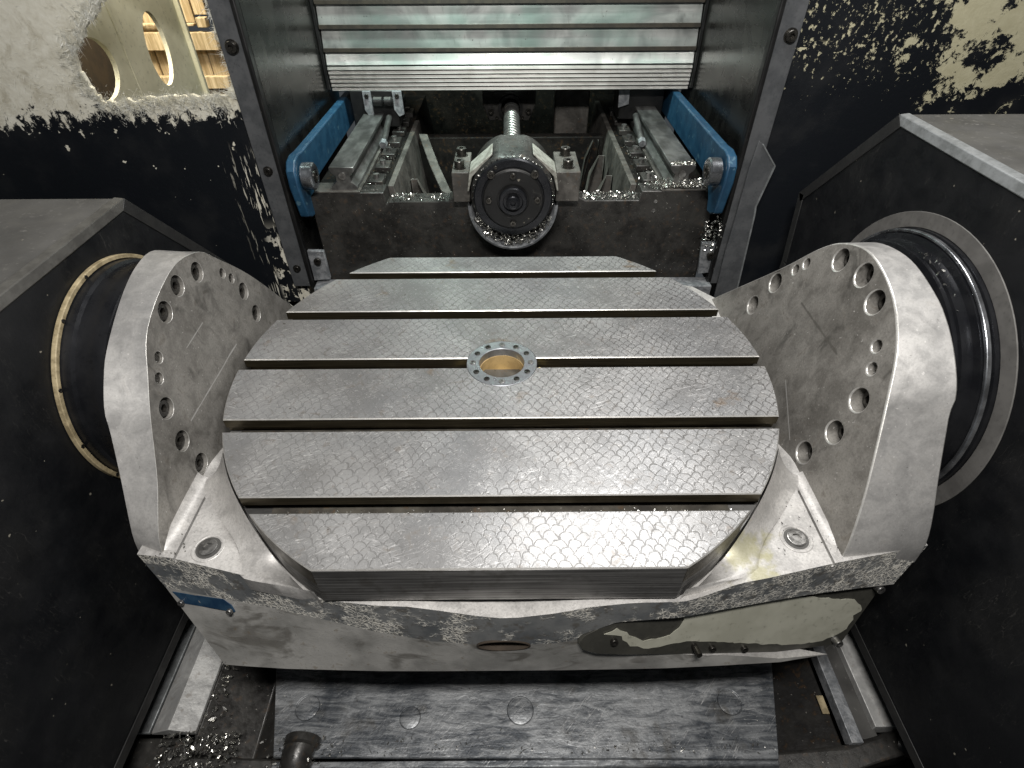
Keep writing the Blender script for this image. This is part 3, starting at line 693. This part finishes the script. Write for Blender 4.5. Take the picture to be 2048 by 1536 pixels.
# ================================================================== BLUE WIPER ARMS
def arm(sx, xin, lab, y0, zt):
    t = thing('wiper_arm', (xin, 3.3, .2), lab, 'wiper arm', 'blue arms beside the guide rails')
    th = .14
    pr = [(y0+.10, zt-.85), (y0-.02, zt-.35), (y0, zt-.12), (y0+.10, zt-.01), (y0+.28, zt+.03), (y0+.5, zt+.01), (9.0, zt-.02), (9.0, zt-.50), (y0+1.05, zt-.55), (y0+.62, zt-.62), (y0+.48, zt-.78), (y0+.42, zt-.95), (y0+.26, zt-.93)]
    a, b = (xin-th, xin) if sx < 0 else (xin, xin+th)
    build(G().loft([[(x, y, z) for y, z in pr] for x in (a, b)]), 'bar', 'blue', t, bevel=.025, seg=3)
    yb, zb = y0+.26, zt-.28
    d = 1 if sx < 0 else -1
    ro_ = build(G().lathe((xin-d*.02, yb, zb), (d, 0, 0), [(.10, 0), (.10, .04), (.195, .045), (.195, .19), (.175, .21), (.10, .21), (.09, .16)], 36), 'roller', 'steelring', t)
    build(G().lathe((xin-d*.02, yb, zb), (d, 0, 0), [(.09, .12), (.09, .22), (.05, .23), (.045, .18)], 20), 'pin', 'screw', ro_)
    build(G().cyl((xin-d*th-d*.002, yb, zb), (xin-d*th-d*.05, yb, zb), .045, 12), 'pin_end', 'brightscrew', t)
    return t
arm(-1, -3.0, 'blue wiper arm with steel roller on the torn window side', 3.02, 1.24)
arm(1, 3.17, 'blue wiper arm with steel roller beside the bent metal strip', 2.78, 1.36)

# corner brackets under the arms
for poly, lab, c in (([(-3.21, -.22), (-2.94, -.23), (-2.94, -.75), (-3.22, -.78)], 'small grey bolted bracket under the left blue arm', (-3.07, -.40)),
                     ([(3.22, -.12), (3.53, -.14), (3.55, -.66), (3.28, -.70)], 'small grey bolted bracket under the right blue arm', (3.40, -.34))):
    t = thing('corner_bracket', (c[0], 3.3, -.8), lab, 'bracket', 'corner brackets at the bed foot')
    build(G().prism([(x, 3.18, z) for x, z in poly], (0, .07, 0)), 'plate', 'tab', t, bevel=.01)
    build(G().annulus((c[0], 3.179, c[1]), (0, -1, 0), .05, .085, 0, .012, 20), 'washer', 'tab', t)
    screw(t, (c[0], 3.178, c[1]), (0, -1, 0), .06)
build(G().box(-3.2, 3.5, 3.0, 3.3, -1.5, -.82), 'bed_foot_ledge', 'tab', base=(0, 3.15, -1.5), label='grey blotched ledge at the foot of the bed behind the table', cat='ledge', bevel=.02)

# ================================================================== DRIVE HOUSINGS
def housing(sx, xin, zt, prof, lab, edgem):
    t = thing('drive_housing', (sx*5.5, 0, -4), lab, 'housing', 'black housings either side of the cradle')
    be = .15
    inn = [(xin, y, z) for y, z in prof]
    def inset(k, dx):
        out = []
        for y, z in prof:
            out.append((xin+sx*dx, y-(k if y > 0 else 0), z-(k if z > 0 else 0)*0))
        return out
    far = [(sx*9, y, z) for y, z in prof]
    build(G().loft([inn, far]), 'box', 'black', t, bevel=.02)
    # bevel along the top inner edge, its highlight put into a lighter colour
    y1 = prof[1][0]
    build(G().loft([[(xin-sx*.012, y, zt-.10), (xin-sx*.002, y, zt+.0), (xin+sx*.10, y, zt+.012), (xin+sx*.10, y, zt-.05), (xin+sx*.05, y, zt-.12)] for y in (-7.5, y1+.01)]), 'edge_trim', edgem, t, bevel=.01)
    # folded border on the sloping rear edge of the inner face
    for (ya, za), (yb, zb) in zip(prof[1:-1], prof[2:]):
        d = Vector((0, yb-ya, zb-za)).normalized(); nn = Vector((0, d.z, -d.y))
        if nn.y > 0: nn = -nn
        a = Vector((xin, ya, za)); b = Vector((xin, yb, zb))
        q = [a, b, b+nn*.14, a+nn*.14]
        build(G().prism(q, (-sx*.012, 0, 0)), 'folded_border', 'border', t, bevel=.004)
    return t
housing(-1, -4.05, 1.68, [(-7.5, 1.68), (.78, 1.68), (2.03, .33), (2.9, -.62), (2.9, -2.2), (-7.5, -2.6)][:4]+[(2.9, -2.8), (-7.5, -2.8)], 'low black drive housing behind the cradle\'s left cheek', 'edge')
housing(1, 4.35, 2.31, [(-7.5, 2.31), (1.38, 2.31), (2.85, .84), (2.67, -.16), (2.6, -2.8), (-7.5, -2.8)], 'tall black drive housing behind the cradle\'s right cheek', 'edgelight')

# ================================================================== TRUNNION HUBS
t = thing('trunnion_hub', (-4.0, AXY, AXZ-1.3), 'black trunnion hub with thin yellowed ring joining the left cheek', 'hub', 'trunnion hubs')
build(G().lathe((-4.048, AXY, AXZ), (1, 0, 0), [(1.20, 0), (1.20, .14), (1.17, .16), (1.17, .30), (1.175, .31), (1.175, .44), (1.12, .46), (1.12, .56)], 96), 'drum', 'hub', t)
build(G().annulus((-4.046, AXY, AXZ), (1, 0, 0), 1.205, 1.252, 0, .05, 96), 'cover_ring', 'yellow', t, bevel=.008)
for a in (150, 178, 205, 232, 120, 95):
    screw(t, (-3.998, AXY+1.229*math.cos(R_(a)), AXZ+1.229*math.sin(R_(a))), (1, 0, 0), .02, h=.5)
t = thing('trunnion_hub', (4.3, AXY, AXZ-1.6), 'black trunnion hub with polished ring and wide grey collar at the right cheek', 'hub', 'trunnion hubs')
build(G().annulus((4.348, AXY, AXZ), (-1, 0, 0), 1.475, 1.635, 0, .014, 96), 'grey_collar', 'greyring', t, bevel=.004)
build(G().lathe((4.345, AXY, AXZ), (-1, 0, 0), [(1.472, 0), (1.472, .05), (1.42, .06), (1.42, .13), (1.36, .15), (1.36, .25), (1.335, .26), (1.335, .30), (1.27, .32), (1.27, .40), (1.22, .42), (1.22, .60)], 96), 'drum', 'hub', t)
build(G().annulus((4.28, AXY, AXZ), (-1, 0, 0), 1.425, 1.462, 0, .05, 96), 'seal_ring', 'steelring', t, bevel=.01)

# ================================================================== CRADLE
ck = thing('trunnion_cradle', (0, 0, -1.65), 'grey cast trunnion cradle with two drilled cheeks holding the round table', 'cradle')
topf = [(-3.33, -2.24), (-3.0, -2.28), (-2.31, -2.45), (-1.65, -2.60), (-1.2, -2.652), (-.7, -2.675), (0, -2.745), (.5, -2.715), (1.1, -2.658), (1.63, -2.655), (2.37, -2.52), (3.02, -2.38), (3.94, -2.21)]
midf = [(-3.22, -2.32), (-2.92, -2.385), (-2.3, -2.50), (-1.62, -2.64), (-1.2, -2.70), (-.65, -2.765), (0, -2.80), (.5, -2.785), (1.1, -2.73), (1.62, -2.69), (2.4, -2.55), (3.0, -2.45), (3.78, -2.33)]
botf = [(-2.78, -2.72), (-2.6, -2.735), (-2.15, -2.765), (-1.55, -2.785), (-1.2, -2.795), (-.6, -2.80), (0, -2.80), (.6, -2.80), (1.2, -2.795), (1.6, -2.79), (2.15, -2.77), (2.78, -2.74), (3.48, -2.64)]
back = [(3.94, 1.0), (2.9, 2.30), (1.6, 2.75), (-1.6, 2.75), (-2.45, 1.95), (-3.33, 1.0)]
backb = [(3.3, 1.0), (2.6, 2.2), (1.6, 2.6), (-1.6, 2.6), (-2.3, 1.9), (-2.8, 1.0)]
loops = [[(x, y, -.40) for x, y in topf+back], [(x, y, -.85-(.24*max(0, 1-(x/1.7)**2) if y < 0 else 0)) for x, y in midf+back], [(x, y, -1.65) for x, y in botf+backb]]
g = G().loft(loops, mis=[1, 2])
# recess that clears the round table, with a flaring rim
cut = G().lathe((0, 0, 0), (0, 0, 1), [(2.2, -.54), (3.0, -.54), (3.09, -.535), (3.14, -.52), (3.19, -.49), (3.24, -.45), (3.29, -.415), (3.34, -.398), (3.34, .3)], 128)
cut.prism([(-.82, -2.2, -.5), (-.82, -2.2, -.538), (-.5, -2.2, -.585), (-.2, -2.2, -.612), (.15, -2.2, -.614), (.45, -2.2, -.59), (.78, -2.2, -.538), (.78, -2.2, -.5)], (0, -1., 0))
for xg in (-2.968, 2.995):
    cut.box(xg-.012, xg+.012, -2.6, -1.3, -.445, .1)
PN = Vector((.156, -.9445, .289)).normalized()
pk = [(.712, -2.875, -1.005), (.763, -2.842, -.926), (1.043, -2.756, -.805), (1.661, -2.649, -.80), (2.79, -2.464, -.815)]
pk2 = [(2.775, -2.722, -1.60), (1.9, -2.808, -1.42), (1.152, -2.881, -1.245), (.885, -2.901, -1.17), (.754, -2.897, -1.095)]
pocket = pk+[(4.2, -2.26, -.90), (3.9, -2.57, -1.72)]+pk2
cut.prism([Vector(p)+PN*.25 for p in pocket], -PN*.43)
cut.prism([(.02+.25*math.cos(2*math.pi*i/40), -2.2, -1.09+.10*math.sin(2*math.pi*i/40)) for i in range(40)], (0, -.9, 0))
base = build(g, 'base', ['cast', 'crust', 'front', 'worn'], ck, cut=cut, bevel=.014, ang=45, bmat=3)
# squash helper not needed: parts below
plate = [Vector(p)-PN*.07 for p in pk+[(3.785, -2.325, -.885), (3.49, -2.625, -1.65)]+pk2]
c0 = sum(plate, Vector())/len(plate)
cvp = build(G().prism([c0+(p-c0)*.995 for p in plate], -PN*.04), 'cover_plate', 'panel', ck, bevel=.004)
film = [(.94, -2.753, -.959), (1.058, -2.72, -.913), (1.201, -2.732, -1.031), (1.32, -2.74, -1.121), (1.443, -2.725, -1.137), (1.586, -2.692, -1.108), (1.685, -2.656, -1.043), (1.703, -2.628, -.961), (1.675, -2.612, -.895), (2.342, -2.502, -.895), (2.852, -2.425, -.918), (3.131, -2.404, -1.001), (3.471, -2.374, -1.086), (3.498, -2.387, -1.142), (3.6, -2.391, -1.23), (3.52, -2.424, -1.296), (3.50, -2.469, -1.43), (3.40, -2.53, -1.54), (3.2, -2.575, -1.58), (2.896, -2.613, -1.545), (2.335, -2.657, -1.398), (1.801, -2.697, -1.24), (1.625, -2.723, -1.23), (1.505, -2.75, -1.253), (1.33, -2.77, -1.224), (1.212, -2.769, -1.158), (1.095, -2.746, -1.019)]
fl = []
rd = random.Random(11)
for i in range(len(film)):
    a, b = Vector(film[i]), Vector(film[(i+1) % len(film)]); k = max(1, int((b-a).length/.05))
    for j in range(k):
        p = a.lerp(b, j/k); p = p-PN*((p-plate[0]).dot(PN)-.004)
        fl.append(p+Vector((rd.uniform(-.018, .018), 0, rd.uniform(-.018, .018))))
build(G().prism(fl, PN*.006), 'torn_film', 'film', cvp)
for p in ((1.05, -2.83, -1.05), (2.05, -2.74, -1.38), (2.4, -2.73, -1.46)):
    q = Vector(p); q = q-PN*((q-plate[0]).dot(PN)-.002); screw(cvp, q, PN, .035)
for p in ((3.66, -2.36, -.93), (3.40, -2.62, -1.56)):
    q = Vector(p); q = q-PN*((q-plate[0]).dot(PN)-.0); screw(cvp, q, PN, .042, 'brightscrew', h=2.2)
q = Vector((1.86, -2.76, -1.30)); q = q-PN*((q-plate[0]).dot(PN)); build(G().cyl(q, q+PN*.12, .03, 12), 'stud', 'screw', cvp)
# dark lining added in the front slot: its inner shade as a colour
def el(a, b, y): return [(.02+a*math.cos(2*math.pi*i/40), y, -1.09+b*math.sin(2*math.pi*i/40)) for i in range(40)]
build(G().loft([el(.2495, .0995, -2.35), el(.2495, .0995, -2.802), el(.235, .087, -2.802), el(.235, .087, -2.45)], False, True), 'slot_shade', 'darkin', ck)
# blue plate on the left front
BN = Vector((-.18, -.921, .344)).normalized()
bp = [(-3.16, -2.345, -.885), (-2.62, -2.435, -.855), (-2.55, -2.47, -.91), (-2.53, -2.505, -.985), (-3.06, -2.405, -1.005)]
blp = build(G().prism([Vector(p)-BN*.02 for p in bp], BN*.028), 'blue_plate', 'bluefilm', ck, bevel=.006)
for p in ((-3.08, -2.40, -.985), (-2.57, -2.50, -.965)):
    screw(blp, Vector(p)+BN*.006, BN, .03, 'brightscrew')
# wing bolts in counterbores
for x, y in ((-2.70, -2.18), (2.755, -2.13)):
    build(G().annulus((x, y, -.402), (0, 0, 1), .118, .150, -.01, .010, 40), 'bolt_seat', 'cast', ck, bevel=.006)
    build(G().lathe((x, y, -.4), (0, 0, 1), [(.112, -.02), (.112, .004)], 32), 'bolt_well', 'seal', ck)
    screw(ck, (x, y, -.396), (0, 0, 1), .085, 'brightscrew', h=.25)

# ---- aprons: concave shoulders that rise from the front corners up to the table edge
def apron(sx):
    n, q = 26, 9
    th0, th1 = math.atan2(-1.30, 2.77), math.atan2(-2.62, 1.56)
    Sc = crom([(3.10, -1.40, 0), (3.02, -1.55, 0), (2.72, -1.86, 0), (2.46, -2.14, 0), (2.34, -2.34, 0), (2.30, -2.47, 0), (1.98, -2.545, 0), (1.62, -2.615, 0)], n)
    rows = []
    for k in range(n):
        u = k/(n-1); th = th0+(th1-th0)*u
        a = Vector((3.078*math.cos(th), 3.078*math.sin(th)))
        o_ = Vector((Sc[k].x, Sc[k].y))
        t_ = min(1, max(0, (-a.y-1.75)/.87)); t_ = t_*t_*(3-2*t_)
        za = -.06-.50*t_
        row = []
        for i in range(q):
            t = i/(q-1); p = a.lerp(o_, t)
            row.append((sx*p.x, p.y, -.402+(za+.402)*(1-t)**2.2+(.004 if i < q-1 else -.006)))
        row += [(sx*o_.x, o_.y, -.60), (sx*a.x, a.y, -.62)]
        rows.append(row)
    build(G().loft(rows), 'apron', 'cast', ck, smooth=50)
apron(-1); apron(1)
# ---- cheeks
def cheek(sx, inner, outer, pin, pout, holes, foot, grow=1.0):
    xi = lambda z: pin[0]+pin[1]*z
    xo = lambda z: pout[0]+pout[1]*z
    N = 72
    gr = lambda y, z: (0, AXY+(y-AXY)*grow, AXZ+(z-AXZ)*grow) if z > .3 else (0, y, z)
    I = crom([gr(y, z) for y, z in inner], N); O = crom([gr(y, z) for y, z in outer], N)
    def shrink(L, k):
        return L
    li = [(xi(p.z), p.y, p.z) for p in I]+[(xi(-.62), 2.3, -.62), (xi(-.62), -2.1, -.62)]
    lo_ = [(xo(p.z), p.y, p.z) for p in O]+[(xo(-.62), 2.3, -.62), (xo(-.62), -2.1, -.62)]
    ct = G()
    for y, z, r, dpt in holes:
        x0 = xi(z)
        ct.cyl((x0-sx*.25, y, z), (x0+sx*dpt, y, z), r, 28)
    # scallop that clears the round table
    ct.lathe((0, 0, 0), (0, 0, 1), [(3.135, -.9), (3.135, .02), (3.15, .20), (3.02, .34)], 160)
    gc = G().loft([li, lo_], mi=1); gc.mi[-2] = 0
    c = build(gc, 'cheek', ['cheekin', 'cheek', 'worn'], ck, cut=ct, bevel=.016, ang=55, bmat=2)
    for k, (y, z, r, dpt) in enumerate(holes):
        x0 = xi(z)+sx*dpt
        if r > .1:
            screw(c, (x0-sx*.005, y, z), (-sx, 0, 0), r*.80, 'blackscrew', rot=k*.7, h=.9)
        else:
            build(G().cyl((x0-sx*.004, y, z), (x0-sx*.03, y, z), r*.6, 12), 'pin', 'screw', c)
    # foot fillet between cheek and wing
    fl_ = []
    x0, x1 = foot
    for y, hh in ((-2.20, .02), (-2.12, .45), (-1.98, .9), (-1.7, 1.), (-1.36, 1.)):
        row = []
        for i in range(8):
            a = i/7*math.pi/2
            row.append((x1-(x1-x0)*(1-math.sin(a)), y, -.40+.17*hh*(1-math.cos(a))))
        row += [(x1+sx*.06, y, -.40+.17*hh), (x1+sx*.06, y, -.45), (x0, y, -.45)]
        fl_.append(row)
    build(G().loft(fl_), 'foot_fillet', 'cast', c, smooth=50)
Lin = [(-2.22, -.62), (-2.2, -.32), (-1.79, .11), (-1.4, .56), (-1.16, .83), (-.97, 1.04), (-.76, 1.17), (-.39, 1.29), (-.02, 1.33), (.36, 1.23), (.57, 1.05), (1.09, .52), (1.74, -.28), (2.0, -.62)]
Lout = [(-2.20, -.62), (-2.13, -.40), (-2.04, -.24), (-1.77, .16), (-1.52, .49), (-1.43, .65), (-1.23, .84), (-1.0, 1.0), (-.51, 1.22), (-.1, 1.33), (.25, 1.31), (.57, 1.05), (1.09, .52), (1.74, -.28), (2.0, -.62)]
BH, SH = .113, .058
LH = [(.18, 1.125), (-.21, 1.195), (-.555, 1.115), (-.95, .87, 1), (-1.09, .73, 1), (-1.22, .47), (-1.29, .09), (-1.25, -.29), (.83, .48), (.88, .12), (.59, .87, 1), (.71, .73, 1)]
cheek(-1, Lin, Lout, (-3.13, -.075), (-3.45, -.12), [(h[0], h[1], SH if len(h) > 2 else BH*.93, .05 if len(h) > 2 else .10) for h in LH], (-3.0, -3.12), 1.025)
Rin = [(-2.36, -.62), (-2.32, -.38), (-2.15, -.07), (-1.92, .26), (-1.49, .77), (-1.17, 1.13), (-.75, 1.38), (-.23, 1.49), (.16, 1.40), (.46, 1.19), (.89, .69), (1.8, -.24), (2.15, -.62)]
Rout = [(-2.26, -.62), (-2.22, -.34), (-2.1, -.08), (-1.91, .24), (-1.66, .64), (-1.61, .74), (-1.56, .90), (-1.36, 1.11), (-1.1, 1.29), (-.81, 1.41), (-.33, 1.49), (.16, 1.40), (.46, 1.19), (.89, .69), (1.8, -.24), (2.15, -.62)]
RH = [(.09, 1.27), (-.32, 1.33), (-.66, 1.24), (-1.02, 1.0, 1), (-1.15, .84, 1), (-1.28, .57), (-1.32, .18), (-1.21, -.24), (.83, .55), (.98, .13), (.64, .84, 1), (.53, .98, 1)]
cheek(1, Rin, Rout, (3.2, .25), (3.9, 0), [(h[0], h[1], SH if len(h) > 2 else BH, .09 if len(h) > 2 else .17) for h in RH], (3.03, 3.155), 1.015)
# old coolant puddle drying in the right-hand recess rim
build(G().lathe((2.36, -2.18, -.46), (0, 0, 1), [(.0001, .004), (.12, .003), (.17, 0)], 24), 'dried_coolant', 'powder', ck) if False else None

# ================================================================== ROUND TABLE
tb = thing('rotary_table', (0, 0, -.6), 'round steel rotary table with T slots and scale-like scraping marks', 'table')
R0, YB, YF, W2 = 3.06, 2.536, 2.645, .087
def seg(y0, y1, z, R=R0, n=22):
    ys = [y0+(y1-y0)*.5*(1-math.cos(math.pi*i/n)) for i in range(n+1)]
    Rt = [(math.sqrt(max(R*R-y*y, 0)), y, z) for y in ys]; Lt = [(-math.sqrt(max(R*R-y*y, 0)), y, z) for y in reversed(ys)]
    return Rt+Lt
ring_cut = G().cyl((0, 0, -.3), (0, 0, .1), .416, 64)
for k in range(6):
    y0 = -YF if k == 0 else (k-3)+W2
    y1 = YB if k == 5 else (k-2)-W2
    a = 0 if k == 0 else .07; b = 0 if k == 5 else .07
    e = .010
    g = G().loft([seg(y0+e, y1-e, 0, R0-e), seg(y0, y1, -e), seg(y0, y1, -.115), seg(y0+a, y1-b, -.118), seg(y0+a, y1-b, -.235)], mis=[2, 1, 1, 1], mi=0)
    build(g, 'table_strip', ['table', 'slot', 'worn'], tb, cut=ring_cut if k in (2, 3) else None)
# body under the strips, cut by the same flats
def body_loop(z, R=R0, yf=YF, yb=YB): return seg(-yf, yb, z, R, 40)
build(G().loft([body_loop(-.232), body_loop(-.50), body_loop(-.53, R0-.03, YF-.03, YB-.03)]), 'table_body', 'tfront', tb, cut=G().cyl((0, 0, -.7), (0, 0, .1), .30, 48))
build(G().lathe((0, 0, -.60), (0, 0, 1), [(2.5, 0), (2.5, .075)], 96), 'table_neck', 'body', tb)
# front edge skin so the ground edge reads as one face
xf = math.sqrt(R0*R0-YF*YF)
build(G().box(-xf+.004, xf-.004, -YF-.004, -YF+.02, -.50, -.012), 'ground_edge', 'tfront', tb, bevel=.003)
# centre ring
rg = build(G().annulus((0, 0, -.12), (0, 0, 1), .262, .413, 0, .123, 72), 'bore_ring', 'ring', tb, bevel=.006)
for i in range(12):
    a = 2*math.pi*i/12
    o = screw(rg, (.338*math.cos(a), .338*math.sin(a), .0015), (0, 0, 1), .034, 'screw' if i % 3 else 'brightscrew', h=.35, rot=i)
build(G().annulus((0, 0, -.72), (0, 0, 1), .255, .298, .0, .62, 48), 'bore_liner', 'brass', tb)
g = G(); rd = random.Random(2); rows = []
g.lathe((0, 0, -.33), (0, 0, 1), [(.254, -.2), (.254, -.0), (.2, .018), (.1, .03), (.0005, .034)], 32)
build(g, 'powder_fill', 'powder', tb)
for sx in (-1, 1):
    g = G(); pts = []
    for i in range(70):
        x = sx*(.42+abs(rd.gauss(0, .055))); y = rd.uniform(-.065, .02); z = -.2+rd.uniform(0, .11)*max(0, 1-(abs(x)-.42)/.16)
        g.lathe((x, y, z), (rd.random(), rd.random(), 1), [(.004, -.02), (.026, -.008), (.024, .01), (.006, .022)], 6)
    build(g, 'powder_heap', 'powder', tb)
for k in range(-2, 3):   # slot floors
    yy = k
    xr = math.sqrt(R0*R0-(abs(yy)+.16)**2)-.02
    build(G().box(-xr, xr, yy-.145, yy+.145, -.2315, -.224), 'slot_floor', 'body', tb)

# ================================================================== FLOOR TRAY AND RAILS BELOW
tr = thing('chip_tray', (0, -2.6, -3.2), 'scraped blue-grey chip tray plate below the cradle', 'tray')
pl = [(-2.62, -3.12), (3.10, -3.18), (3.46, -1.9), (3.6, 2.6), (-3.2, 2.6), (-2.96, -1.9)]
ct = G()
plugs = [(-2.37, -2.61, .14), (-1.12, -2.73, .12), (.19, -2.66, .155), (2.72, -2.59, .14)]
for x, y, r in plugs: ct.cyl((x, y, -3.215), (x, y, -3.0), r, 36)
build(G().prism([(x, y, -3.26) for x, y in pl], (0, 0, .06)), 'plate', 'floor', tr, cut=ct, bevel=.01)
for x, y, r in plugs:
    build(G().lathe((x, y, -3.2145), (0, 0, 1), [(r*.93, 0), (r*.93, .004), (r*.8, .008)], 36), 'plug', 'floor', tr)
build(G().loft([[(-2.64, y, -3.27), (3.12, y, -3.27), (3.12, y-.05, z), (-2.64, y-.05, z)] for y, z in ((-3.14, -3.30), (-3.22, -3.42))]), 'lip', 'floor', tr, bevel=.02)
t = thing('greasy_lump', (-2.3, -3.1, -3.4), 'unidentified greasy lump shaped as a pipe stub at the lower left of the tray', 'pipe')
build(G().tube([(-2.30, -2.98, -3.12), (-2.32, -3.12, -3.1), (-2.34, -3.3, -3.2), (-2.36, -3.5, -3.5)], .17, 20), 'pipe', 'bed', t, smooth=60)  # pipe shape stands in for a greasy lump of unknown kind
build(G().lathe((-2.30, -2.96, -3.12), (0, -1, .1), [(.2, 0), (.2, .08), (.17, .1)], 24), 'collar', 'bed', t)
# left side of the pan
t = thing('pan_wall', (-3.3, -2.4, -4.3), 'brown oily pan wall between the left rail and tray', 'panel')
build(G().loft([[(-3.62, y, -3.27), (-3.58, y, -3.30), (-3.0, y, -3.62), (-2.66, y, -3.34), (-2.64, y, -3.5), (-3.0, y, -3.8), (-3.75, y, -3.5)] for y in (-3.05, 2.0)]), 'sheet', 'bed', t, bevel=.02)
build(G().loft([[(-3.9, y, -3.3), (-2.6, y, -3.5), (-2.6, y, -3.9), (-3.9, y, -3.9)] for y in (-3.6, -3.06)]), 'end_wall', 'bed', t, bevel=.03)
t = thing('pan_wall', (3.6, -2.4, -4.3), 'dark oily pan wall between the tray and right rail', 'panel')
build(G().loft([[(3.9, y, -3.25), (3.14, y, -3.55), (3.12, y, -3.32), (3.10, y, -3.7), (3.95, y, -3.5)] for y in (-3.1, 2.0)]), 'sheet', 'beddark', t, bevel=.02)
build(G().loft([[(3.1, y, -3.42), (3.95, y, -3.22), (4.4, y+.12, -3.2), (4.75, y+.2, -3.2), (4.75, y+.2, -3.8), (3.1, y, -3.8)] for y in (-3.3, -3.06)]), 'end_wall', 'bed', t, bevel=.03)
build(G().box(3.80, 3.88, -2.72, -2.52, -3.225, -3.215), 'paint_flake', 'yellow', t)
t = thing('rail_cover', (-4.0, -2.4, -3.3), 'light grey folded rail cover left of the chip tray', 'rail cover')
build(G().loft([[(-4.16, y, -3.29), (-4.15, y, -3.25), (-3.90, y, -3.12), (-3.63, y, -3.24), (-3.63, y, -3.29)] for y in (-2.86, 2.2)]), 'cover', 'railgrey', t, bevel=.006)
build(G().box(-4.50, -4.17, -2.86, 2.2, -3.29, -3.24), 'flange', 'edgelight', t, bevel=.01)
build(G().prism([(-4.55, -2.88, -3.3), (-3.72, -2.88, -3.3), (-3.6, -3.4, -3.5), (-4.5, -3.4, -3.5)], (0, 0, -.3)), 'foot', 'bed', t, bevel=.05)
t = thing('rail_cover', (4.3, -2.4, -3.3), 'two light grey rail strips right of the chip tray', 'rail cover')
build(G().box(3.97, 4.11, -3.04, 2.2, -3.32, -3.15), 'strip', 'tab', t, bevel=.008)
build(G().box(4.125, 4.355, -2.98, 2.2, -3.30, -3.25), 'channel', 'seal', t, bevel=.006)
build(G().box(4.32, 4.60, -2.88, 2.2, -3.36, -3.15), 'strip', 'railgrey', t, bevel=.008)
t = thing('hose', (4.75, -3.2, -3.3), 'black ribbed hose end in the lower right corner', 'hose')
build(G().tube([(4.55, -3.02, -3.25), (4.68, -3.10, -3.2), (4.8, -3.25, -3.22), (4.9, -3.5, -3.4)], .11, 16), 'tube', 'seal', t, smooth=60)

# ================================================================== CHIPS
def on_box(x0, x1, y0, y1, z, n=(0, 0, 1)):
    return lambda rd: ((rd.uniform(x0, x1), rd.uniform(y0, y1), z), n)
chips('metal_chips', 'bright chips heaped on the right rail end', 700, lambda rd: ((2.76+rd.gauss(0, .22), 3.46+rd.uniform(-.07, .10), .68+abs(rd.gauss(0, .04))), (0, 0, 1)), .045, seed=1)
chips('metal_chips', 'thin line of chips on the right rail cap edge', 160, lambda rd: ((2.76+rd.uniform(-.19, .19), 3.47+abs(rd.gauss(0, .05)), 1.022), (0, 0, 1)), .04, seed=2)
chips('metal_chips', 'chips lying on the right half of the bed front edge', 260, on_box(1.25, 2.14, 3.42, 3.70, .505), .04, seed=3)
chips('metal_chips', 'chips lying on the left half of the bed front edge', 200, on_box(-1.76, -.9, 3.42, 3.70, .505), .035, seed=4)
def lipfn(rd):
    a = R_(rd.uniform(200, 340)); r = rd.uniform(.50, .635); return ((BX+r*math.cos(a), rd.uniform(3.0, 3.12), BZ-.16+r*math.sin(a)*1.06), (0, -.6, .8))
chips('metal_chips', 'glinting chips caught in the half-round lip below the bearing', 650, lipfn, .04, seed=5)
chips('metal_chips', 'chips scattered over the left clamp bars', 170, on_box(-2.2, -1.9, 3.45, 5.6, .66), .035, seed=6)
chips('metal_chips', 'chips scattered over the right clamp bars', 170, on_box(2.2, 2.5, 3.45, 5.6, .66), .035, seed=7)
chips('metal_chips', 'chips in the dark hollows of the bed', 260, lambda rd: ((rd.uniform(-1.3, 1.7), rd.uniform(3.8, 5.2), -.69), (0, 0, 1)), .05, seed=8)
chips('metal_chips', 'chips at the foot of the right blue arm', 240, lambda rd: ((rd.uniform(3.2, 3.5), rd.uniform(3.1, 3.38), rd.uniform(-.3, .25)), (0, -1, 0)), .035, seed=9)
chips('metal_chips', 'silvery chips piled at the lower left corner', 700, lambda rd: ((rd.uniform(-4.0, -3.1), rd.uniform(-3.4, -2.85), -3.28+rd.uniform(-.1, .12)), (0, -.3, 1)), .05, seed=10)
chips('metal_chips', 'chips clinging to the greasy lump and tray edge', 220, lambda rd: ((rd.gauss(-2.38, .16), rd.uniform(-3.3, -2.95), -3.12+rd.uniform(-.08, .08)), (0, 0, 1)), .035, seed=17)
chips('metal_chips', 'silvery chips beside the left rail cover', 130, lambda rd: ((rd.gauss(-3.55, .09), rd.uniform(-2.85, -2.05), -3.3), (0, 0, 1)), .055, seed=11)
chips('metal_chips', 'few chips along the front rim of the tray', 260, lambda rd: ((rd.uniform(-2.6, 3.1), -3.12+abs(rd.gauss(0, .08)), -3.198), (0, 0, 1)), .028, seed=12)
chips('metal_chips', 'fine chips strewn over the front slot of the round table', 150, lambda rd: ((rd.uniform(-2.1, 2.2), -2.09+rd.gauss(0, .012), .0), (0, 0, 1)), .018, seed=13)
chips('metal_chips', 'dark specks of swarf on the cradle wings', 110, lambda rd: ((lambda s_: ((s_*rd.uniform(2.5, 3.25), rd.uniform(-2.3, -1.75), -.398), (0, 0, 1)))(1 if rd.random() < .75 else -1)), .016, 'screw', seed=14)
chips('metal_chips', 'chips stuck round the bearing flange', 200, lambda rd: ((lambda a: ((BX+.60*math.cos(a), rd.uniform(2.99, 3.08), BZ-.03+.60*math.sin(a)), (0, -1, 0)))(R_(rd.uniform(-60, 240)))), .03, seed=15)
chips('metal_chips', 'loose chips on top of the right hub drum', 40, lambda rd: ((lambda a: ((rd.uniform(4.07, 4.2), AXY+1.35*math.cos(a), AXZ+1.35*math.sin(a)), (0, 0, 1)))(R_(rd.gauss(96, 8)))), .03, seed=16)
